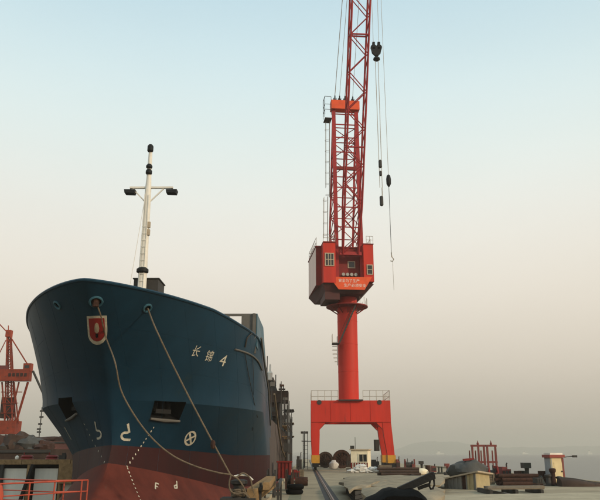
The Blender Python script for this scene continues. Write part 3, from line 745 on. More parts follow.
stem_plate([(96, 333.8), (97.5, 333.4), (98.8, 333.8), (98.4, 337.2), (97.2, 338), (96.2, 337)], .09, 'shield_device', M_black, se)
# --- rubbing strake and bulwark rail
t = MB(); kn = next(l for r, l in zip(RW, loops) if r['name'] == 'kn')
tp = loops[-1]
t.tube([p + Vector((0, 0, .03)) for p in tp[1:-1] if p.y < 60], .075, 6); t.build('bulwark_rail', M_blue, ship, True)
# weld seams standing slightly proud, down the bow plating
for j, rn in ((0, 't3'), (1, 't6')):
    l = next(l for r, l in zip(RW, loops) if r['name'] == rn)
    t = MB(); t.tube([p for p in l if p.y < 57], .008, 4); t.build('weld_seam', M_blue, hull)
iw = [r['name'] for r in RW].index('low')
for k in (5, 12, 19, 26, 32, 38):
    for i in (half + k, half - k):
        t = MB(); t.tube([loops[j][i] for j in range(iw, len(loops))], .006, 4); t.build('weld_seam', M_blue, hull)
# --- forecastle breakwater with side wings
YBW = 42.3; WB = 6.74; zw0, zw1 = 8.0, at(258, 313.8, y=YBW).z
bwk = MB()

q0 = at(229.5, 316, y=YBW); q1 = at(241.5, 324.5, y=YBW)
zw1b = zw1 - .03
for s in (1, -1):
    xo = SX + s * (WB - .06); xi0, xi1 = SX + s * (q1.x - SX), SX + s * (q0.x - SX)
    bwk.box(((xo + xi0) / 2, YBW, (zw0 + zw1) / 2), (abs(xo - xi0), .12, zw1 - zw0))
    bwk.box(((xi0 + xi1) / 2, YBW, (q0.z + zw1) / 2), (abs(xi0 - xi1), .12, zw1 - q0.z))
    bwk.box(((xi0 + xi1) / 2, YBW, (q1.z - .35 + zw0) / 2), (abs(xi0 - xi1), .12, q1.z - .35 - zw0))
    xm = SX + s * 1.6; bwk.box(((xi1 + xm) / 2, YBW, (zw0 + zw1) / 2), (abs(xi1 - xm), .12, zw1 - zw0))
bwk.box((SX, YBW, (zw0 + zw1) / 2), (3.2, .12, zw1 - zw0)); bw = bwk.build('breakwater', M_grey, ship)
for s in (1, -1):
    xa, xb = SX + s * (WB + .0), SX + s * (SB + .015)
    prof = [(0, YBW - .07, 8.4), (0, YBW - .07, zw1), (0, YBW + .5, zw1), (.55, YBW + 3.4, zw1 - .25), (1, 48.9, 7.76), (1, 48.9, 7.2), (.4, YBW + 2.6, 7.8)]
    t = MB(); t.prism([(xa + (xb - xa) * f ** .5, y, z) for f, y, z in prof], (.06 * -s, 0, 0)); t.build('side_wing', M_blue2, ship)  # lighter blue than the hull: sunlight on the flat side put into the colour
    t = MB(); t.bar((xa - s * .2, YBW - .12, 8.5), (xa - s * .2, YBW - .12, zw1), .16); t.build('wing_post', M_grey, ship)
    t = MB(); t.bar((xa - s * .1, YBW - .5, 8.95), (xa - s * .5, YBW - .75, 8.2), .1); t.build('wing_stay', M_grey, ship)
t = MB(); t.tube([(SX + SB + .02, YBW + .4, 9.0), (SX + SB + .12, YBW + 3, 7.6), (SX + SB + .14, YBW + 7, 6.6), (SX + SB + .15, 53, 4.2)], .06, 6); t.build('fender_pipe', M_grey, ship, True)
def surf_tube(name, pxs, r, m_, lift=.05):
    P = [hit(x, y, lift)[0] for x, y in pxs]; P = [p for p in P if p is not None]
    t = MB(); t.tube(spline(P), r, 6); return t.build(name, m_, ship, True)

surf_tube('chafing_pipe', [(234.5, 349), (240, 350.5), (247, 353), (253, 356.5), (258, 362), (261.5, 370)], .05, M_grey)
surf_tube('hanging_line', [(251, 333), (246.5, 338), (244.5, 347)], .045, M_dark)
surf_tube('hanging_line', [(244, 352), (248, 375), (253, 400), (257, 417)], .02, M_dark)
surf_tube('hanging_line', [(252, 358), (253, 390), (252, 430)], .015, M_dark)
# --- foremast
MY = 41.0; mb0 = at(144, 290, y=MY); MXX = SX
mx0 = at(145.5, 280, y=MY).x
hz0, hz1 = 7.6, at(150, 278.5, y=MY - .6).z
t = MB(); hx0, hx1 = at(133.5, 280, y=MY - .6).x, at(158, 280, y=MY - .6).x
t.box(((hx0 + hx1) / 2, MY + .4, (hz0 + hz1) / 2), (hx1 - hx0, 1.8, hz1 - hz0)); mh = t.build('mast_house', M_dark, ship)
t = MB(); t.box(((hx0 + hx1) / 2, MY + .4, hz1 + .03), (hx1 - hx0 + .12, 1.92, .06)); t.build('roof', M_dark, mh)
zt1 = at(153, 151, y=MY - .8).z; za = at(151, 188, y=MY - .8).z; ym = MY - .8
t = MB(); t.tube([(mx0, ym, 7.5), (mx0, ym, hz1), (mx0, ym, za), (mx0, ym, at(152, 178, y=ym).z), (mx0, ym, zt1)], [.27, .26, .19, .15, .11], 14); mast = t.build('foremast', M_creamw, ship, True)
ax0, ax1 = at(130, 188, y=ym).x, at(173, 188, y=ym).x
t = MB(); t.bar((ax0, ym, za + .02), (ax1, ym, za + .02), .13, .11); t.build('crossarm', M_creamw, mast)
for xa in (ax0, ax1):
    s = 1 if xa > mx0 else -1
    t = MB(); t.bar((mx0 + s * .1, ym, za - .95), (mx0 + s * .95, ym, za - .05), .07); t.build('brace', M_creamw, mast)
    xx = xa - s * .05
    t = MB(); t.prism([(xx - .34, ym - .28, za - .18), (xx + .34, ym - .28, za - .18), (xx + .28, ym - .3, za - .42), (xx - .3, ym - .3, za - .40)], (0, .5, 0)); t.build('floodlight', M_black, mast)
    t = MB(); t.bar((xx, ym, za - .2), (xx, ym, za + .02), .06); t.build('lamp_bracket', M_dark, mast)
for (pa, pb, w) in ((145.5, 152.5, .19), (165, 169, .2), (170, 175, .2), (268, 273.5, .36)):
    z0_, z1_ = at(150, pb, y=ym).z, at(150, pa, y=ym).z
    t = MB(); t.lathe((mx0, ym - .1, 0), [(w * .75, z0_), (w, z0_ + .06), (w, z1_ - .12), (w * .6, z1_)], 12); t.build('lantern', M_black, mast, True)
t = MB()
for d in (-.13, .13): t.bar((mx0 + d, ym - .3, 8.5), (mx0 + d, ym - .24, za - .5), .03)
for k in range(16): t.bar((mx0 - .13, ym - .3, 9 + k * .42), (mx0 + .13, ym - .3, 9 + k * .42), .025)
t.build('mast_ladder', M_creamw, mast)
for (pa, pb) in ((222, 229), (230, 236)):
    t = MB(); t.box((mx0 + .22, ym - .12, at(148, (pa + pb) / 2, y=ym).z), (.16, .16, .36)); t.build('junction_box', M_tan, mast)
t = MB(); t.tube([(mx0 - .05, ym - .2, za - .1), (mx0 - .75, ym - .3, 10.5), (mx0 - .8, ym - .4, 9.0)], .015, 5); t.build('halyard', M_creamw, mast)
# --- hatch coamings and aft house
for y0, y1 in ((52, 76), (79, 101)):
    t = MB(); t.box((SX, (y0 + y1) / 2, 4.1), (9.6, y1 - y0, 1.6)); hc = t.build('hatch_coaming', M_brown, ship)
    for k in range(6):
        t = MB(); t.box((SX, y0 + (k + .5) * (y1 - y0) / 6, 5.02), (9.9, (y1 - y0) / 6 - .08, .22)); t.build('hatch_cover', M_brown, hc)
def dz(py, Y): return at(280, py, y=Y).z
AY = 108.0
hx = lambda px, Y=AY: at(px, 430, y=Y).x
tiers = [(5.3, 7.6, 6.1, 0), (7.6, dz(402, AY), 5.6, .6), (dz(390.5, AY), dz(390.5, AY) + 2.3, 4.6, 1.5)]
for k, (z0_, z1_, hw, st_) in enumerate(tiers):
    t = MB(); t.box((SX, AY + st_ + 6.5, (z0_ + z1_) / 2), (hw * 2, 12.5 - st_ * 1.5, z1_ - z0_)); dh = t.build('deckhouse', M_brown, ship)
    for i in range(6):
        x = SX - hw + hw * 2 * (i + .5) / 6; yy = AY + st_ + 6.5 - (12.5 - st_ * 1.5) / 2
        t = MB(); t.box((x, yy - .02, z1_ - 1.0), (.7, .06, .75)); t.build('window', M_glass, dh)
for zz, hw, hh in ((dz(402, AY), 7.0, dz(390.5, AY) - dz(402, AY)),):
    t = MB(); t.box((SX, AY + 2.2, zz + hh / 2), (hw * 2, 3.8, hh)); t.build('bridge_wing', M_brown, ship)
t = MB(); t.box((SX, AY + 4, 7.62), (13.6, 9, .16)); t.build('boat_deck', M_brown, ship)
t = MB(); zz = dz(390.5, AY); t.prism([(hx(266), AY + 2, zz), (hx(277), AY + 2, zz), (hx(271), AY + 2, dz(376, AY)), (hx(266), AY + 2, dz(374, AY))], (0, 2.5, 0)); t.build('funnel', M_dark, ship)
t = MB(); zz2 = dz(386, AY); t.lathe((SX, AY + 12, 0), [(1.3, zz), (1.2, dz(372, AY + 12)), (.9, dz(370, AY + 12))], 16); t.build('funnel', M_brown, ship, True)
t = MB(); t.lathe((hx(269), AY + 1.2, 0), [(.1, dz(380, AY)), (.34, dz(379, AY)), (.4, dz(372, AY)), (.16, dz(370, AY)), (.12, dz(364, AY)), (.05, dz(363, AY))], 12); t.build('deck_floodlight', M_creamw, ship, True)  # white floodlight on its post beside the aft house
for px, za_, zb_2 in ((275, 374, 391), (279.5, 383, 391), (283, 385, 402), (266, 355, 380)):
    t = MB(); t.tube([(hx(px), AY + 1, dz(zb_2, AY)), (hx(px), AY + 1, dz(za_, AY))], .07, 6); t.build('stanchion', M_dark, ship)
for k in range(7):
    x = hx(269 + k * 3.2); t = MB(); t.tube([(x, AY - .1, 6.2), (x, AY - .1, 7.7)], .05, 5); t.build('stanchion', M_dark, ship)
t = MB(); t.tube([(SX, AY - .1, 7.25), (SX + 7, AY - .1, 7.25)], .05, 5); t.build('handrail', M_dark, ship)
t = MB(); t.tube([(SX + SB + .1, 60, 7.0), (SX + SB + .25, 66, 4.3), (SX + SB + .3, 74, 2.6), (SX + SB + .6, 86, 1.2)], .09, 6); t.build('air_hose', M_rope, ship, True)
# --- scaffold on the quay side of the aft house
scaf = thing('scaffold', 'dark tube and plank scaffold against the aft deckhouse of the blue ship', 'scaffold', (QX0 + .8, AY - 8, 0))
SXs = [hx(284.5, AY - 6), hx(287.2, AY - 6), hx(290.6, AY - 6)]
for i, x in enumerate(SXs):
    for y in (AY - 8, AY - 3):
        t = MB(); t.tube([(x, y, .0 if x > QX0 else WATER_Z), (x, y, dz((398, 404, 418)[i], AY - 6))], .06, 6); t.build('upright', M_dark, scaf)
for py in (411, 424, 437):
    z = dz(py, AY - 6)
    for y in (AY - 8, AY - 3):
        t = MB(); t.tube([(SXs[0] - .3, y, z), (SXs[-1] + .35, y, z)], .06, 6); t.build('ledger', M_dark, scaf)
    for j in range(4):
        t = MB(); t.box((SXs[0] + .1 + j * .36, AY - 5.5, z + .09), (.33, 5.6, .06)); t.build('plank', M_wood if py != 411 else M_dark, scaf)
    t = MB(); t.bar((SXs[0], AY - 8.05, z), (SXs[-1], AY - 8.05, z - 2.3), .06); t.build('brace', M_dark, scaf)

scaf2 = thing('scaffold', 'thin tube staging hung along the ship side ahead of the aft deckhouse', 'scaffold', (SX + SB + .5, 84, 0))
random.seed(5)
for k in range(7):
    y = 74 + k * 4.2; zt5 = random.uniform(5.2, 8.2)
    for x in (SX + SB + .12, SX + SB + .85):
        t = MB(); t.tube([(x, y, .2), (x, y, zt5)], .045, 5); t.build('upright', M_dark, scaf2)
    if k < 6:
        for z in (2.2, 3.9, 5.0):
            t = MB(); t.tube([(SX + SB + .85, y - .3, z), (SX + SB + .85, y + 4.5, z)], .04, 5); t.build('ledger', M_rust, scaf2)
            if random.random() < .6:
                for d in (.25, .55): t = MB(); t.box((SX + SB + d, y + 2.1, z + .07), (.27, 4.1, .05)); t.build('plank', M_wood, scaf2)
        t = MB(); t.bar((SX + SB + .88, y, 2.2), (SX + SB + .88, y + 4.2, 5.0), .05); t.build('brace', M_dark, scaf2)
for k in range(10):                       # pipes, vents and lamp posts on the after deck
    y = 100 + k * 1.1; x = SX + SB - .4 - random.uniform(0, 2.2); z1_ = random.uniform(6.5, 12.5)
    t = MB(); t.tube([(x, y, 5.0), (x, y, z1_)], random.uniform(.04, .1), 6); t.build('stanchion', random.choice([M_dark, M_rust, M_brown]), ship)
    if k % 2: t = MB(); t.box((x + .1, y, z1_ - .6), (random.uniform(.4, 1.1), .5, random.uniform(.2, .6))); t.build('deck_locker', random.choice([M_rust, M_brown, M_grey]), ship)
# ================================================================== MOORING LINES AND QUAY-EDGE GEAR
def sag(a, b_, d, n=18):
    return [a.lerp(b_, k / n) - Vector((0, 0, 4 * d * (k / n) * (1 - k / n))) for k in range(n + 1)]
BP = at(239, 484, y=31.5)                # head of the bollard the lines are made fast to
FA = FH[0][0] + FH[0][1] * .05; FB = FH[1][0] + FH[1][1] * .05
def rope(pts, r, label, name='mooring_rope', grp='mooring ropes from the bow'):
    t = MB(); t.tube(spline(pts), r, 7); return solo(t.build(name, M_rope, None, True), label, 'rope', grp)
pa = [FA - Vector((0, -.3, 0)), FA + Vector((.03, -.1, -.18))]
A1 = [at(115, 362, y=30.3), at(121, 390, y=30.6), at(135, 416, y=30.8), at(152, 438, y=31.0), at(172, 455, y=31.2), at(195, 466, y=31.3), at(218, 472.5, y=31.4), at(231, 474.5, y=31.5)]
A0 = at(104.5, 336, y=29.9)
FD, _n = hit(105.8, 335, .2); FE, _n = hit(100.5, 312, .22)
rope([FA, FE, hit(103, 323, .24)[0], FD] + A1, .034, 'slack mooring rope sagging from the shield fairlead to the quay bollard')
rope([FB, at(155, 327, y=30.9), at(171, 361, y=31.0), at(190, 399, y=31.2), at(210, 437, y=31.3), at(230, 474, y=31.5)], .037, 'taut mooring rope running straight from the second fairlead to the quay bollard')
p_ = at(213, 444.5, y=31.25)
t = MB(); t.blob(p_, (.11, .11, .2), 3, .2, 8, 6); solo(t.build('rope_marker', M_rust, None, True), 'small rusty weight tied on the taut mooring rope', 'weight')
# bollard plinth with rope bundle
bx, by = BP.x, BP.y
bol = thing('mooring_bollard', 'dark mooring bollard on a tall plinth wrapped in rope at the bow', 'bollard', (bx, by, 0))
t = MB(); t.box((bx, by + .2, -1.0 + .75), (1.5, 1.3, 3.5 - .1)); t.v = [Vector((v.x, v.y, min(v.z, BP.z - .55))) for v in t.v]; t.build('plinth', M_dark, bol)
t = MB(); zb = BP.z - .6
t.lathe((bx, by, zb), [(.3, 0), (.26, .1), (.22, .4), (.24, .55), (.36, .62), (.36, .74), (.2, .8)], 16); t.build('bollard_post', M_dark, bol, True)
for k in range(3):
    z = zb + .16 + .1 * k; t = MB(); t.tube([(bx + .3 * math.cos(a), by + .3 * math.sin(a), z + .02 * math.sin(3 * a)) for a in [2 * math.pi * q / 16 for q in range(17)]], .055, 6); t.build('rope_turn', M_rope, bol, True)
lp = [[(231, 475), (229, 484), (231, 491), (237, 494), (244, 493), (248, 497)], [(231, 475), (238, 479), (243, 486), (246, 493), (250, 499)], [(236, 478), (243, 473), (250, 478), (252, 486), (255, 496)], [(234, 476), (241, 475), (248, 476), (253, 480)]]
for k, L_ in enumerate(lp):
    t = MB(); t.tube(spline([at(x, y, y=31.0 + .05 * k + .03 * i) for i, (x, y) in enumerate(L_)]), .035, 7)
    solo(t.build('rope_end', M_rope if k < 3 else M_panel, None, True), ['rope bight hanging in a loop left of the bollard', 'rope tail falling from the bollard toward the timbers', 'rope loop arching right of the bollard', 'pale rope end lying across the bollard top'][k], 'rope')
# timber fenders on edge of quay
for (a, b_, r_, lab) in (((252, 495), (271, 481.5), .34, 'large squared timber lying beside the mooring bollard'), ((266, 486), (272, 480.5), .2, 'short timber block behind the large squared timber')):
    p, q = at(*a, y=31.2), at(*b_, y=35.5); t = MB(); t.bar(p, q, r_ * 1.3, r_ * 1.5); tb = solo(t.build('timber_baulk', M_wood), lab, 'timber')
# support rack under the timbers
t = MB()
rk = thing('timber_rack', 'dark steel rack under the timber baulks at the quay edge', 'rack', (-1.9, 33.3, 0))
for x, y in ((-1.95, 31.6), (-1.95, 35.0), (-1.2, 31.6), (-1.2, 35.0)):
    t = MB(); t.bar((x, y, 0), (x, y, 1.0), .1); t.build('leg', M_dark, rk)
for x in (-1.95, -1.2):
    t = MB(); t.bar((x, 31.4, .75), (x, 35.3, 1.0), .12); t.build('beam', M_dark, rk)

# ---- red machines along the quay edge
def machine(px0, px1, py0, py1, Y, m_, name, label, cat, kind=0, depth=1.2, grp=None):
    a, b_ = at(px0, py0, y=Y), at(px1, py1, y=Y); x0, x1, z1, z0 = a.x, b_.x, a.z, 0.0
    w, h = x1 - x0, z1 - z0; xc = (x0 + x1) / 2
    g = thing(name, label, cat, (xc, Y + depth / 2, 0), grp)
    if kind == 0:        # open skip: tapered body, rim, ribs, feet
        t = MB(); t.box((xc, Y + depth / 2, .1 + h * .46), (w * .94, depth * .94, h * .86)); t.build('body', m_, g)
        t = MB()
        for s in (-1, 1): t.box((xc, Y + depth / 2 + s * depth / 2, h - .06), (w + .04, .1, .12)); t.box((xc + s * w / 2, Y + depth / 2, h - .06), (.1, depth - .12, .12))
        t.build('rim', m_, g)
        for k in range(4): t = MB(); t.box((x0 + w * (k + .5) / 4, Y + .02, h * .5), (.09, .1, h * .8)); t.build('rib', m_, g)
        for s in (-1, 1): t = MB(); t.box((xc + s * w * .35, Y + depth / 2, .05), (.2, depth, .1)); t.build('foot', M_dark, g)
    elif kind == 1:      # winch: side frames, drum, motor
        for s in (-1, 1):
            t = MB(); t.prism([(xc + s * w * .46 - .05, Y, .08), (xc + s * w * .46 - .05, Y + depth, .08), (xc + s * w * .46 - .05, Y + depth * .75, h), (xc + s * w * .46 - .05, Y + depth * .25, h)], (.1, 0, 0)); t.build('side_frame', m_, g)
        t = MB(); r_ = h * .36; t.lathe((xc - w * .4, Y + depth / 2, h * .52), [(.1, 0), (r_, 0), (r_, .08), (r_ * .65, .1), (r_ * .65, w * .6), (r_, w * .62), (r_, w * .7), (.1, w * .7)], 18, axis='x'); t.build('drum', M_dark, g, True)
        t = MB(); t.box((xc + w * .3, Y + depth * .3, h * .35), (w * .26, depth * .5, h * .5)); t.build('motor', m_, g)
        t = MB(); t.box((xc, Y + depth / 2, .05), (w, depth, .1)); t.build('bed', M_dark, g)
        t = MB(); t.bar((xc - w * .2, Y + .1, h * .5), (xc - w * .3, Y - .2, h * 1.05), .06); t.build('lever', M_dark, g)
    elif kind == 2:      # engine set on skids
        t = MB(); t.box((xc, Y + depth / 2, .2 + h * .35), (w * .9, depth * .8, h * .6)); t.build('casing', m_, g)
        t = MB(); t.box((xc - w * .12, Y + depth / 2, h * .8), (w * .5, depth * .6, h * .28)); t.build('hood', m_, g)
        t = MB(); t.tube([(xc + w * .3, Y + depth / 2, h * .6), (xc + w * .3, Y + depth / 2, h * 1.1), (xc + w * .38, Y + depth / 2, h * 1.18)], .06, 6); t.build('exhaust', M_dark, g)
        for s in (-1, 1): t = MB(); t.bar((xc - w * .5, Y + depth / 2 + s * depth * .3, .08), (xc + w * .5, Y + depth / 2 + s * depth * .3, .08), .14); t.build('skid', M_dark, g)
        for k in range(3): t = MB(); t.box((xc - w * .3 + k * w * .3, Y + depth * .09, .2 + h * .38), (w * .2, .05, h * .36)); t.build('louvre', M_dark, g)
    elif kind == 3:      # double bollard
        t = MB(); t.box((xc, Y + depth / 2, h * .1), (w, depth, h * .2)); t.build('base', m_, g)
        for s in (-1, 1):
            t = MB(); t.lathe((xc + s * w * .28, Y + depth / 2, h * .2), [(w * .16, 0), (w * .15, h * .5), (w * .2, h * .62), (w * .2, h * .75), (w * .1, h * .8)], 14); t.build('post', m_, g, True)
    elif kind == 4:      # capstan / vent head on a post
        t = MB(); t.box((xc, Y + depth / 2, h * .12), (w * 1.3, depth, h * .24)); t.build('base', M_dark, g)
        t = MB(); t.lathe((xc, Y + depth / 2, h * .24), [(w * .3, 0), (w * .24, h * .3), (w * .3, h * .5)], 12); t.build('post', m_, g, True)
        t = MB(); t.box((xc - w * .1, Y + depth / 2, h * .87), (w * .95, depth * .5, h * .26)); t.build('head', m_, g)
    return g
machine(277, 291.5, 461, 476, 62, M_red, 'waste_skip', 'red steel skip at the quay edge beside the ship side', 'skip', 0, 2.0)
machine(292, 300, 469, 482, 57, M_red, 'diesel_pump', 'red engine pump between the skip and the left crane rail', 'pump', 2, 1.6)
machine(285.5, 293, 470, 489, 45.5, M_rust, 'mooring_winch', 'rusty mooring winch on the quay edge in front of the red skip', 'winch', 1, 1.2)
machine(274.5, 281, 481, 500, 40, M_red, 'gas_compressor', 'dark red compressor near the timber baulks', 'compressor', 2, 1.0)
machine(267, 275, 470, 497, 38.5, M_dark, 'cable_drum_stand', 'dark drum stand close against the blue hull', 'winch', 1, .8)
machine(296, 302, 455, 470, 88, M_dark, 'switch_cabinet', 'dark cabinet on the quay left of the crane leg', 'cabinet', 2, 1.2)
machine(284.5, 289, 443, 462, 72, M_dark, 'ventilator', 'tall dark ventilator standing behind the red skip', 'ventilator', 4, .8)
# lamp pole left of the crane
lx_, ly_ = at(305.5, 462, z=0).x, 118.0
lx_ = at(304.5, 450, y=ly_).x
g = thing('lamp_pole', 'thin dark lamp pole on the quay between ship and crane', 'lamp pole', (lx_, ly_, 0))
t = MB(); t.tube([(lx_, ly_, 0), (lx_, ly_, at(305, 431, y=ly_).z)], [.12, .07], 8); t.build('pole', M_dark, g)
t = MB(); t.box((lx_, ly_, at(305, 441, y=ly_).z), (1.0, .8, .12)); t.build('platform', M_dark, g)
for s in (-1, 1): t = MB(); t.box((lx_ + s * .35, ly_ - .2, at(305, 432.5, y=ly_).z), (.5, .3, .35)); t.build('lamp', M_dark, g)

# ================================================================== MID QUAY
# booth
bY = at(361, 472.5, z=0).y; b0, b1 = at(351.3, 473, y=bY), at(373, 473, y=bY); bz = at(361, 449.5, y=bY).z; bw_ = b1.x - b0.x; bxc = (b0.x + b1.x) / 2; bd = 2.6
g = thing('watch_booth', 'small cream booth with red striped skirting under the crane', 'booth', (bxc, bY + bd / 2, 0))
rot = R(-13)
def bb(x, y, z, d, name, m_, parent=None):
    c, s = math.cos(rot), math.sin(rot); t = MB(); t.box((bxc + x * c - y * s, bY + bd / 2 + x * s + y * c, z), d, rot); return t.build(name, m_, parent or g)
bw2 = bw_ - .55
wall = bb(0, 0, bz * .5 - .02, (bw2, bd, bz - .1), 'wall', M_cream)
bb(0, 0, bz, (bw2 + .3, bd + .3, .14), 'roof', M_tan)
wz = at(365, 458, y=bY).z; wx_ = .45
win = bb(wx_, -bd / 2 - .01, wz, (.95, .06, .85), 'window', M_glass, wall)
for (dx, dz_, w, h) in ((0, .46, 1.1, .08), (0, -.46, 1.1, .08), (-.5, 0, .08, .84), (.5, 0, .08, .84), (0, 0, .06, .84)): bb(wx_ + dx, -bd / 2 - .05, wz + dz_, (w, .06, h), 'frame', M_cream, win)
for k in range(13):
    x = -bw2 / 2 + bw2 * (k + .5) / 13; bb(x, -bd / 2 - .03, .62, (bw2 / 13 - .02, .06, 1.15 if k % 2 else 1.0), 'skirt_board', M_red if k % 2 == 0 else M_white)
for k in range(11):
    y = -bd / 2 + bd * (k + .5) / 11; bb(-bw2 / 2 - .03, y, .62, (.06, bd / 11 - .02, 1.1), 'skirt_board', M_red if k % 2 == 0 else M_white)
bb(-bw2 / 2 + .15, -bd / 2 + .2, bz + .25, (.45, .4, .4), 'roof_box', M_dark)
t = MB(); t.tube([(bxc - bw2 * .35, bY + .6, bz), (bxc - bw2 * .35, bY + .6, at(354, 437, y=bY).z)], .03, 5); t.build('antenna', M_dark, g)
# white sacks heaped at the booth
random.seed(3)
heap = [(352, 473.5, 0), (356.5, 474.5, 0), (361, 474.8, 0), (366, 474.8, 0), (371, 474.5, 0), (376, 473.8, 0), (358.5, 474, 1), (363.5, 474, 1), (373.5, 473.8, 1), (361, 473.6, 2)]
wrd = ['leftmost', 'second', 'third', 'fourth', 'fifth', 'rightmost']
for k, (px, py, lv) in enumerate(heap):
    p = at(px, py, z=0); p.y = bY - 1.6 + .25 * random.random(); p.x = at(px, py, y=p.y).x
    t = MB(); t.blob((p.x, p.y, .2 + .26 * lv), (.58, .42, .24), k * 2.3, .5, 14, 9, flat=-.2, freq=1.8)
    lab = ('%s white sack in the bottom row of the heap before the booth' % wrd[k]) if lv == 0 else ['', '', '', '', '', '', 'white sack in the upper row, left, before the booth', 'white sack in the upper row below the booth window', 'white sack at the right end of the upper row', 'topmost white sack of the heap before the booth'][k]
    solo(t.build('sack', M_sack, None, True), lab, 'sack', 'white sacks heaped at the booth')
# dark reels and scrap behind the left leg
def reel(px, py, rpx, Y, label, m_):
    c_ = at(px, py, y=Y); r_ = rpx / F_PX * Y; c_.z = r_
    g = thing('cable_reel', label, 'reel', (c_.x, Y, 0), 'cable reels behind the crane')
    for s in (0, 1.5):
        t = MB(); t.lathe((c_.x, Y + s, r_), [(r_ * .72, -.06), (r_, -.08), (r_, .08), (r_ * .72, .06), (r_ * .72, -.06)], 26, axis='y', cap=False); fl_ = t.build('flange', m_, g, True)
        for k in range(6):
            a = math.pi * k / 6; d = Vector((math.cos(a), 0, math.sin(a))) * r_ * .72
            t = MB(); t.bar(Vector((c_.x, Y + s, r_)) - d, Vector((c_.x, Y + s, r_)) + d, .13, .06); t.build('spoke', m_, fl_)
    t = MB(); t.lathe((c_.x, Y + .1, r_), [(r_ * .8, 0), (r_ * .84, .7), (r_ * .8, 1.3)], 26, axis='y'); t.build('wound_cable', M_rust, g, True)
reel(342, 460, 8.6, 112, 'larger rusty cable reel left of the cream booth', M_rust)
reel(325.5, 461.5, 7.5, 116, 'smaller dark cable reel beside the left crane leg', M_brown)
t = MB(); t.blob((at(333.5, 466, y=108).x, 108, .55), (.75, .5, .65), 5, .3, 12, 8, flat=-.55); solo(t.build('covered_bundle', M_sack, None, True), 'pale wrapped bundle between the two cable reels', 'bundle')
machine(318, 331, 455, 470, 121, M_brown, 'generator_set', 'brown generator set behind the smaller cable reel', 'generator', 2, 2.5)
machine(346.5, 352, 456, 471, 104, M_brown, 'tool_locker', 'brown locker just left of the booth', 'locker', 2, 1.5)
machine(371, 380, 459, 471, 99, M_dark, 'hydraulic_unit', 'dark hydraulic unit by the right crane leg', 'pump', 2, 2.0)
# low sheeted stacks in the foreground
def stack(poly_px, z, h, name, label, seed):
    pts = [at(x, y, z=z) for x, y in poly_px]; n = len(pts)
    cen = sum(pts, Vector()) / n; top = []
    g = thing(name, label, 'slab stack', (cen.x, cen.y, 0))
    random.seed(seed); sub = []
    for i in range(n):
        for k in range(4):
            p = pts[i].lerp(pts[(i + 1) % n], k / 4); p += Vector((random.uniform(-.12, .12), random.uniform(-.2, .2), random.uniform(-.05, .05))); sub.append(p)
    m_ = len(sub); V = []; NR = 6
    for j in range(NR + 1):
        f = 1 - j / NR
        for p in sub:
            q = cen + (p - cen) * f
            q.z = z + .05 * mnoise.noise(q * .5) + .09 * mnoise.noise(q * 1.3 + Vector((seed, 0, 0))) - (.09 if j == 0 else 0); V.append(q)
    fs = []
    for j in range(NR): fs += [(j * m_ + i, j * m_ + (i + 1) % m_, (j + 1) * m_ + (i + 1) % m_, (j + 1) * m_ + i) for i in range(m_)]
    b0 = len(V); V += [cen + Vector(((p.x - cen.x) * 1.0, (p.y - cen.y) * 1.0, 0)) + Vector((random.uniform(-.05, .08), random.uniform(0, .15), max(0.02, z - h * random.uniform(.25, .5)) - cen.z)) for p in sub]
    fs += [(i, b0 + i, b0 + (i + 1) % m_, (i + 1) % m_) for i in range(m_)]
    t = MB(); t.add(V, fs); t.build('cover', M_slab, g, True, angle=50)
    zz = 0.0
    while zz < z - .25:
        t = MB(); q = [cen + (p - cen) * .88 for p in pts]; t.prism([(v.x, v.y, zz) for v in q], (0, 0, .16)); t.build('slab', M_dark, g); zz += .19
stack([(340, 480), (346, 475.5), (400, 474), (444, 475.5), (442, 483.5), (400, 483.5), (372, 484.5), (349, 488.5)], .72, .5, 'sheeted_stack', 'wide low stack under beige sheeting behind the black winch', 4)
stack([(362, 486.5), (375, 484.8), (420, 483), (442, 486), (440, 500), (425, 506), (372, 504)], .98, .7, 'sheeted_stack', 'nearer beige sheeted stack partly hidden by the black winch', 9)
# black winch with raised arm (nearest thing on the quay)
KY = 15.0
kc = at(395, 492, y=KY)
g = thing('covered_winch', 'black sheeted winch with a raised arm ending in a hanging shackle', 'winch', (kc.x, KY, 0))
t = MB(); zt2 = at(392, 489, y=KY).z
prof = [(362, 503), (368, 497.5), (377, 494), (384, 488.7), (391, 487.2), (398, 488), (404, 488.6), (410, 488.2), (418, 490.5), (423, 495), (428, 503)]
P = [at(x, y, y=KY) for x, y in prof]; V = []; fs = []; nn = len(P)
for j, dy in enumerate((-.55, -.35, 0, .4, .62)):
    k = (.86, .97, 1, .98, .88)[j]
    for i, p in enumerate(P):
        q = p.copy(); q.y = KY + dy; q.z = .6 + (p.z - .6) * k + .02 * mnoise.noise(q * 4); V.append(q)
for j in range(4): fs += [(j * nn + i, j * nn + i + 1, (j + 1) * nn + i + 1, (j + 1) * nn + i) for i in range(nn - 1)]
b0 = len(V)
V += [Vector((v.x, v.y, .55)) for v in V[:nn]] + [Vector((v.x, v.y, .55)) for v in V[4 * nn:5 * nn]] 
fs += [(i, i + 1, b0 + i + 1, b0 + i) for i in range(nn - 1)] + [(4 * nn + i, 4 * nn + i + 1, b0 + nn + i + 1, b0 + nn + i) for i in range(nn - 1)]
t.add(V, fs); t.build('cover', M_rubber, g, True, angle=60)
t = MB(); t.box((kc.x, KY, .32), (1.25, 1.0, .64)); t.build('base_frame', M_black, g)
a0, a1 = at(399, 490.5, y=KY), at(433, 475.2, y=KY)
t = MB(); t.bar(a0, a1, .16, .14); arm = t.build('arm', M_black, g)
t = MB(); t.tube([a1 + Vector((-.06, .0, -.02)), a1 + Vector((.03, 0, .0))], .075, 10); t.build('arm_end', M_black, g, True)
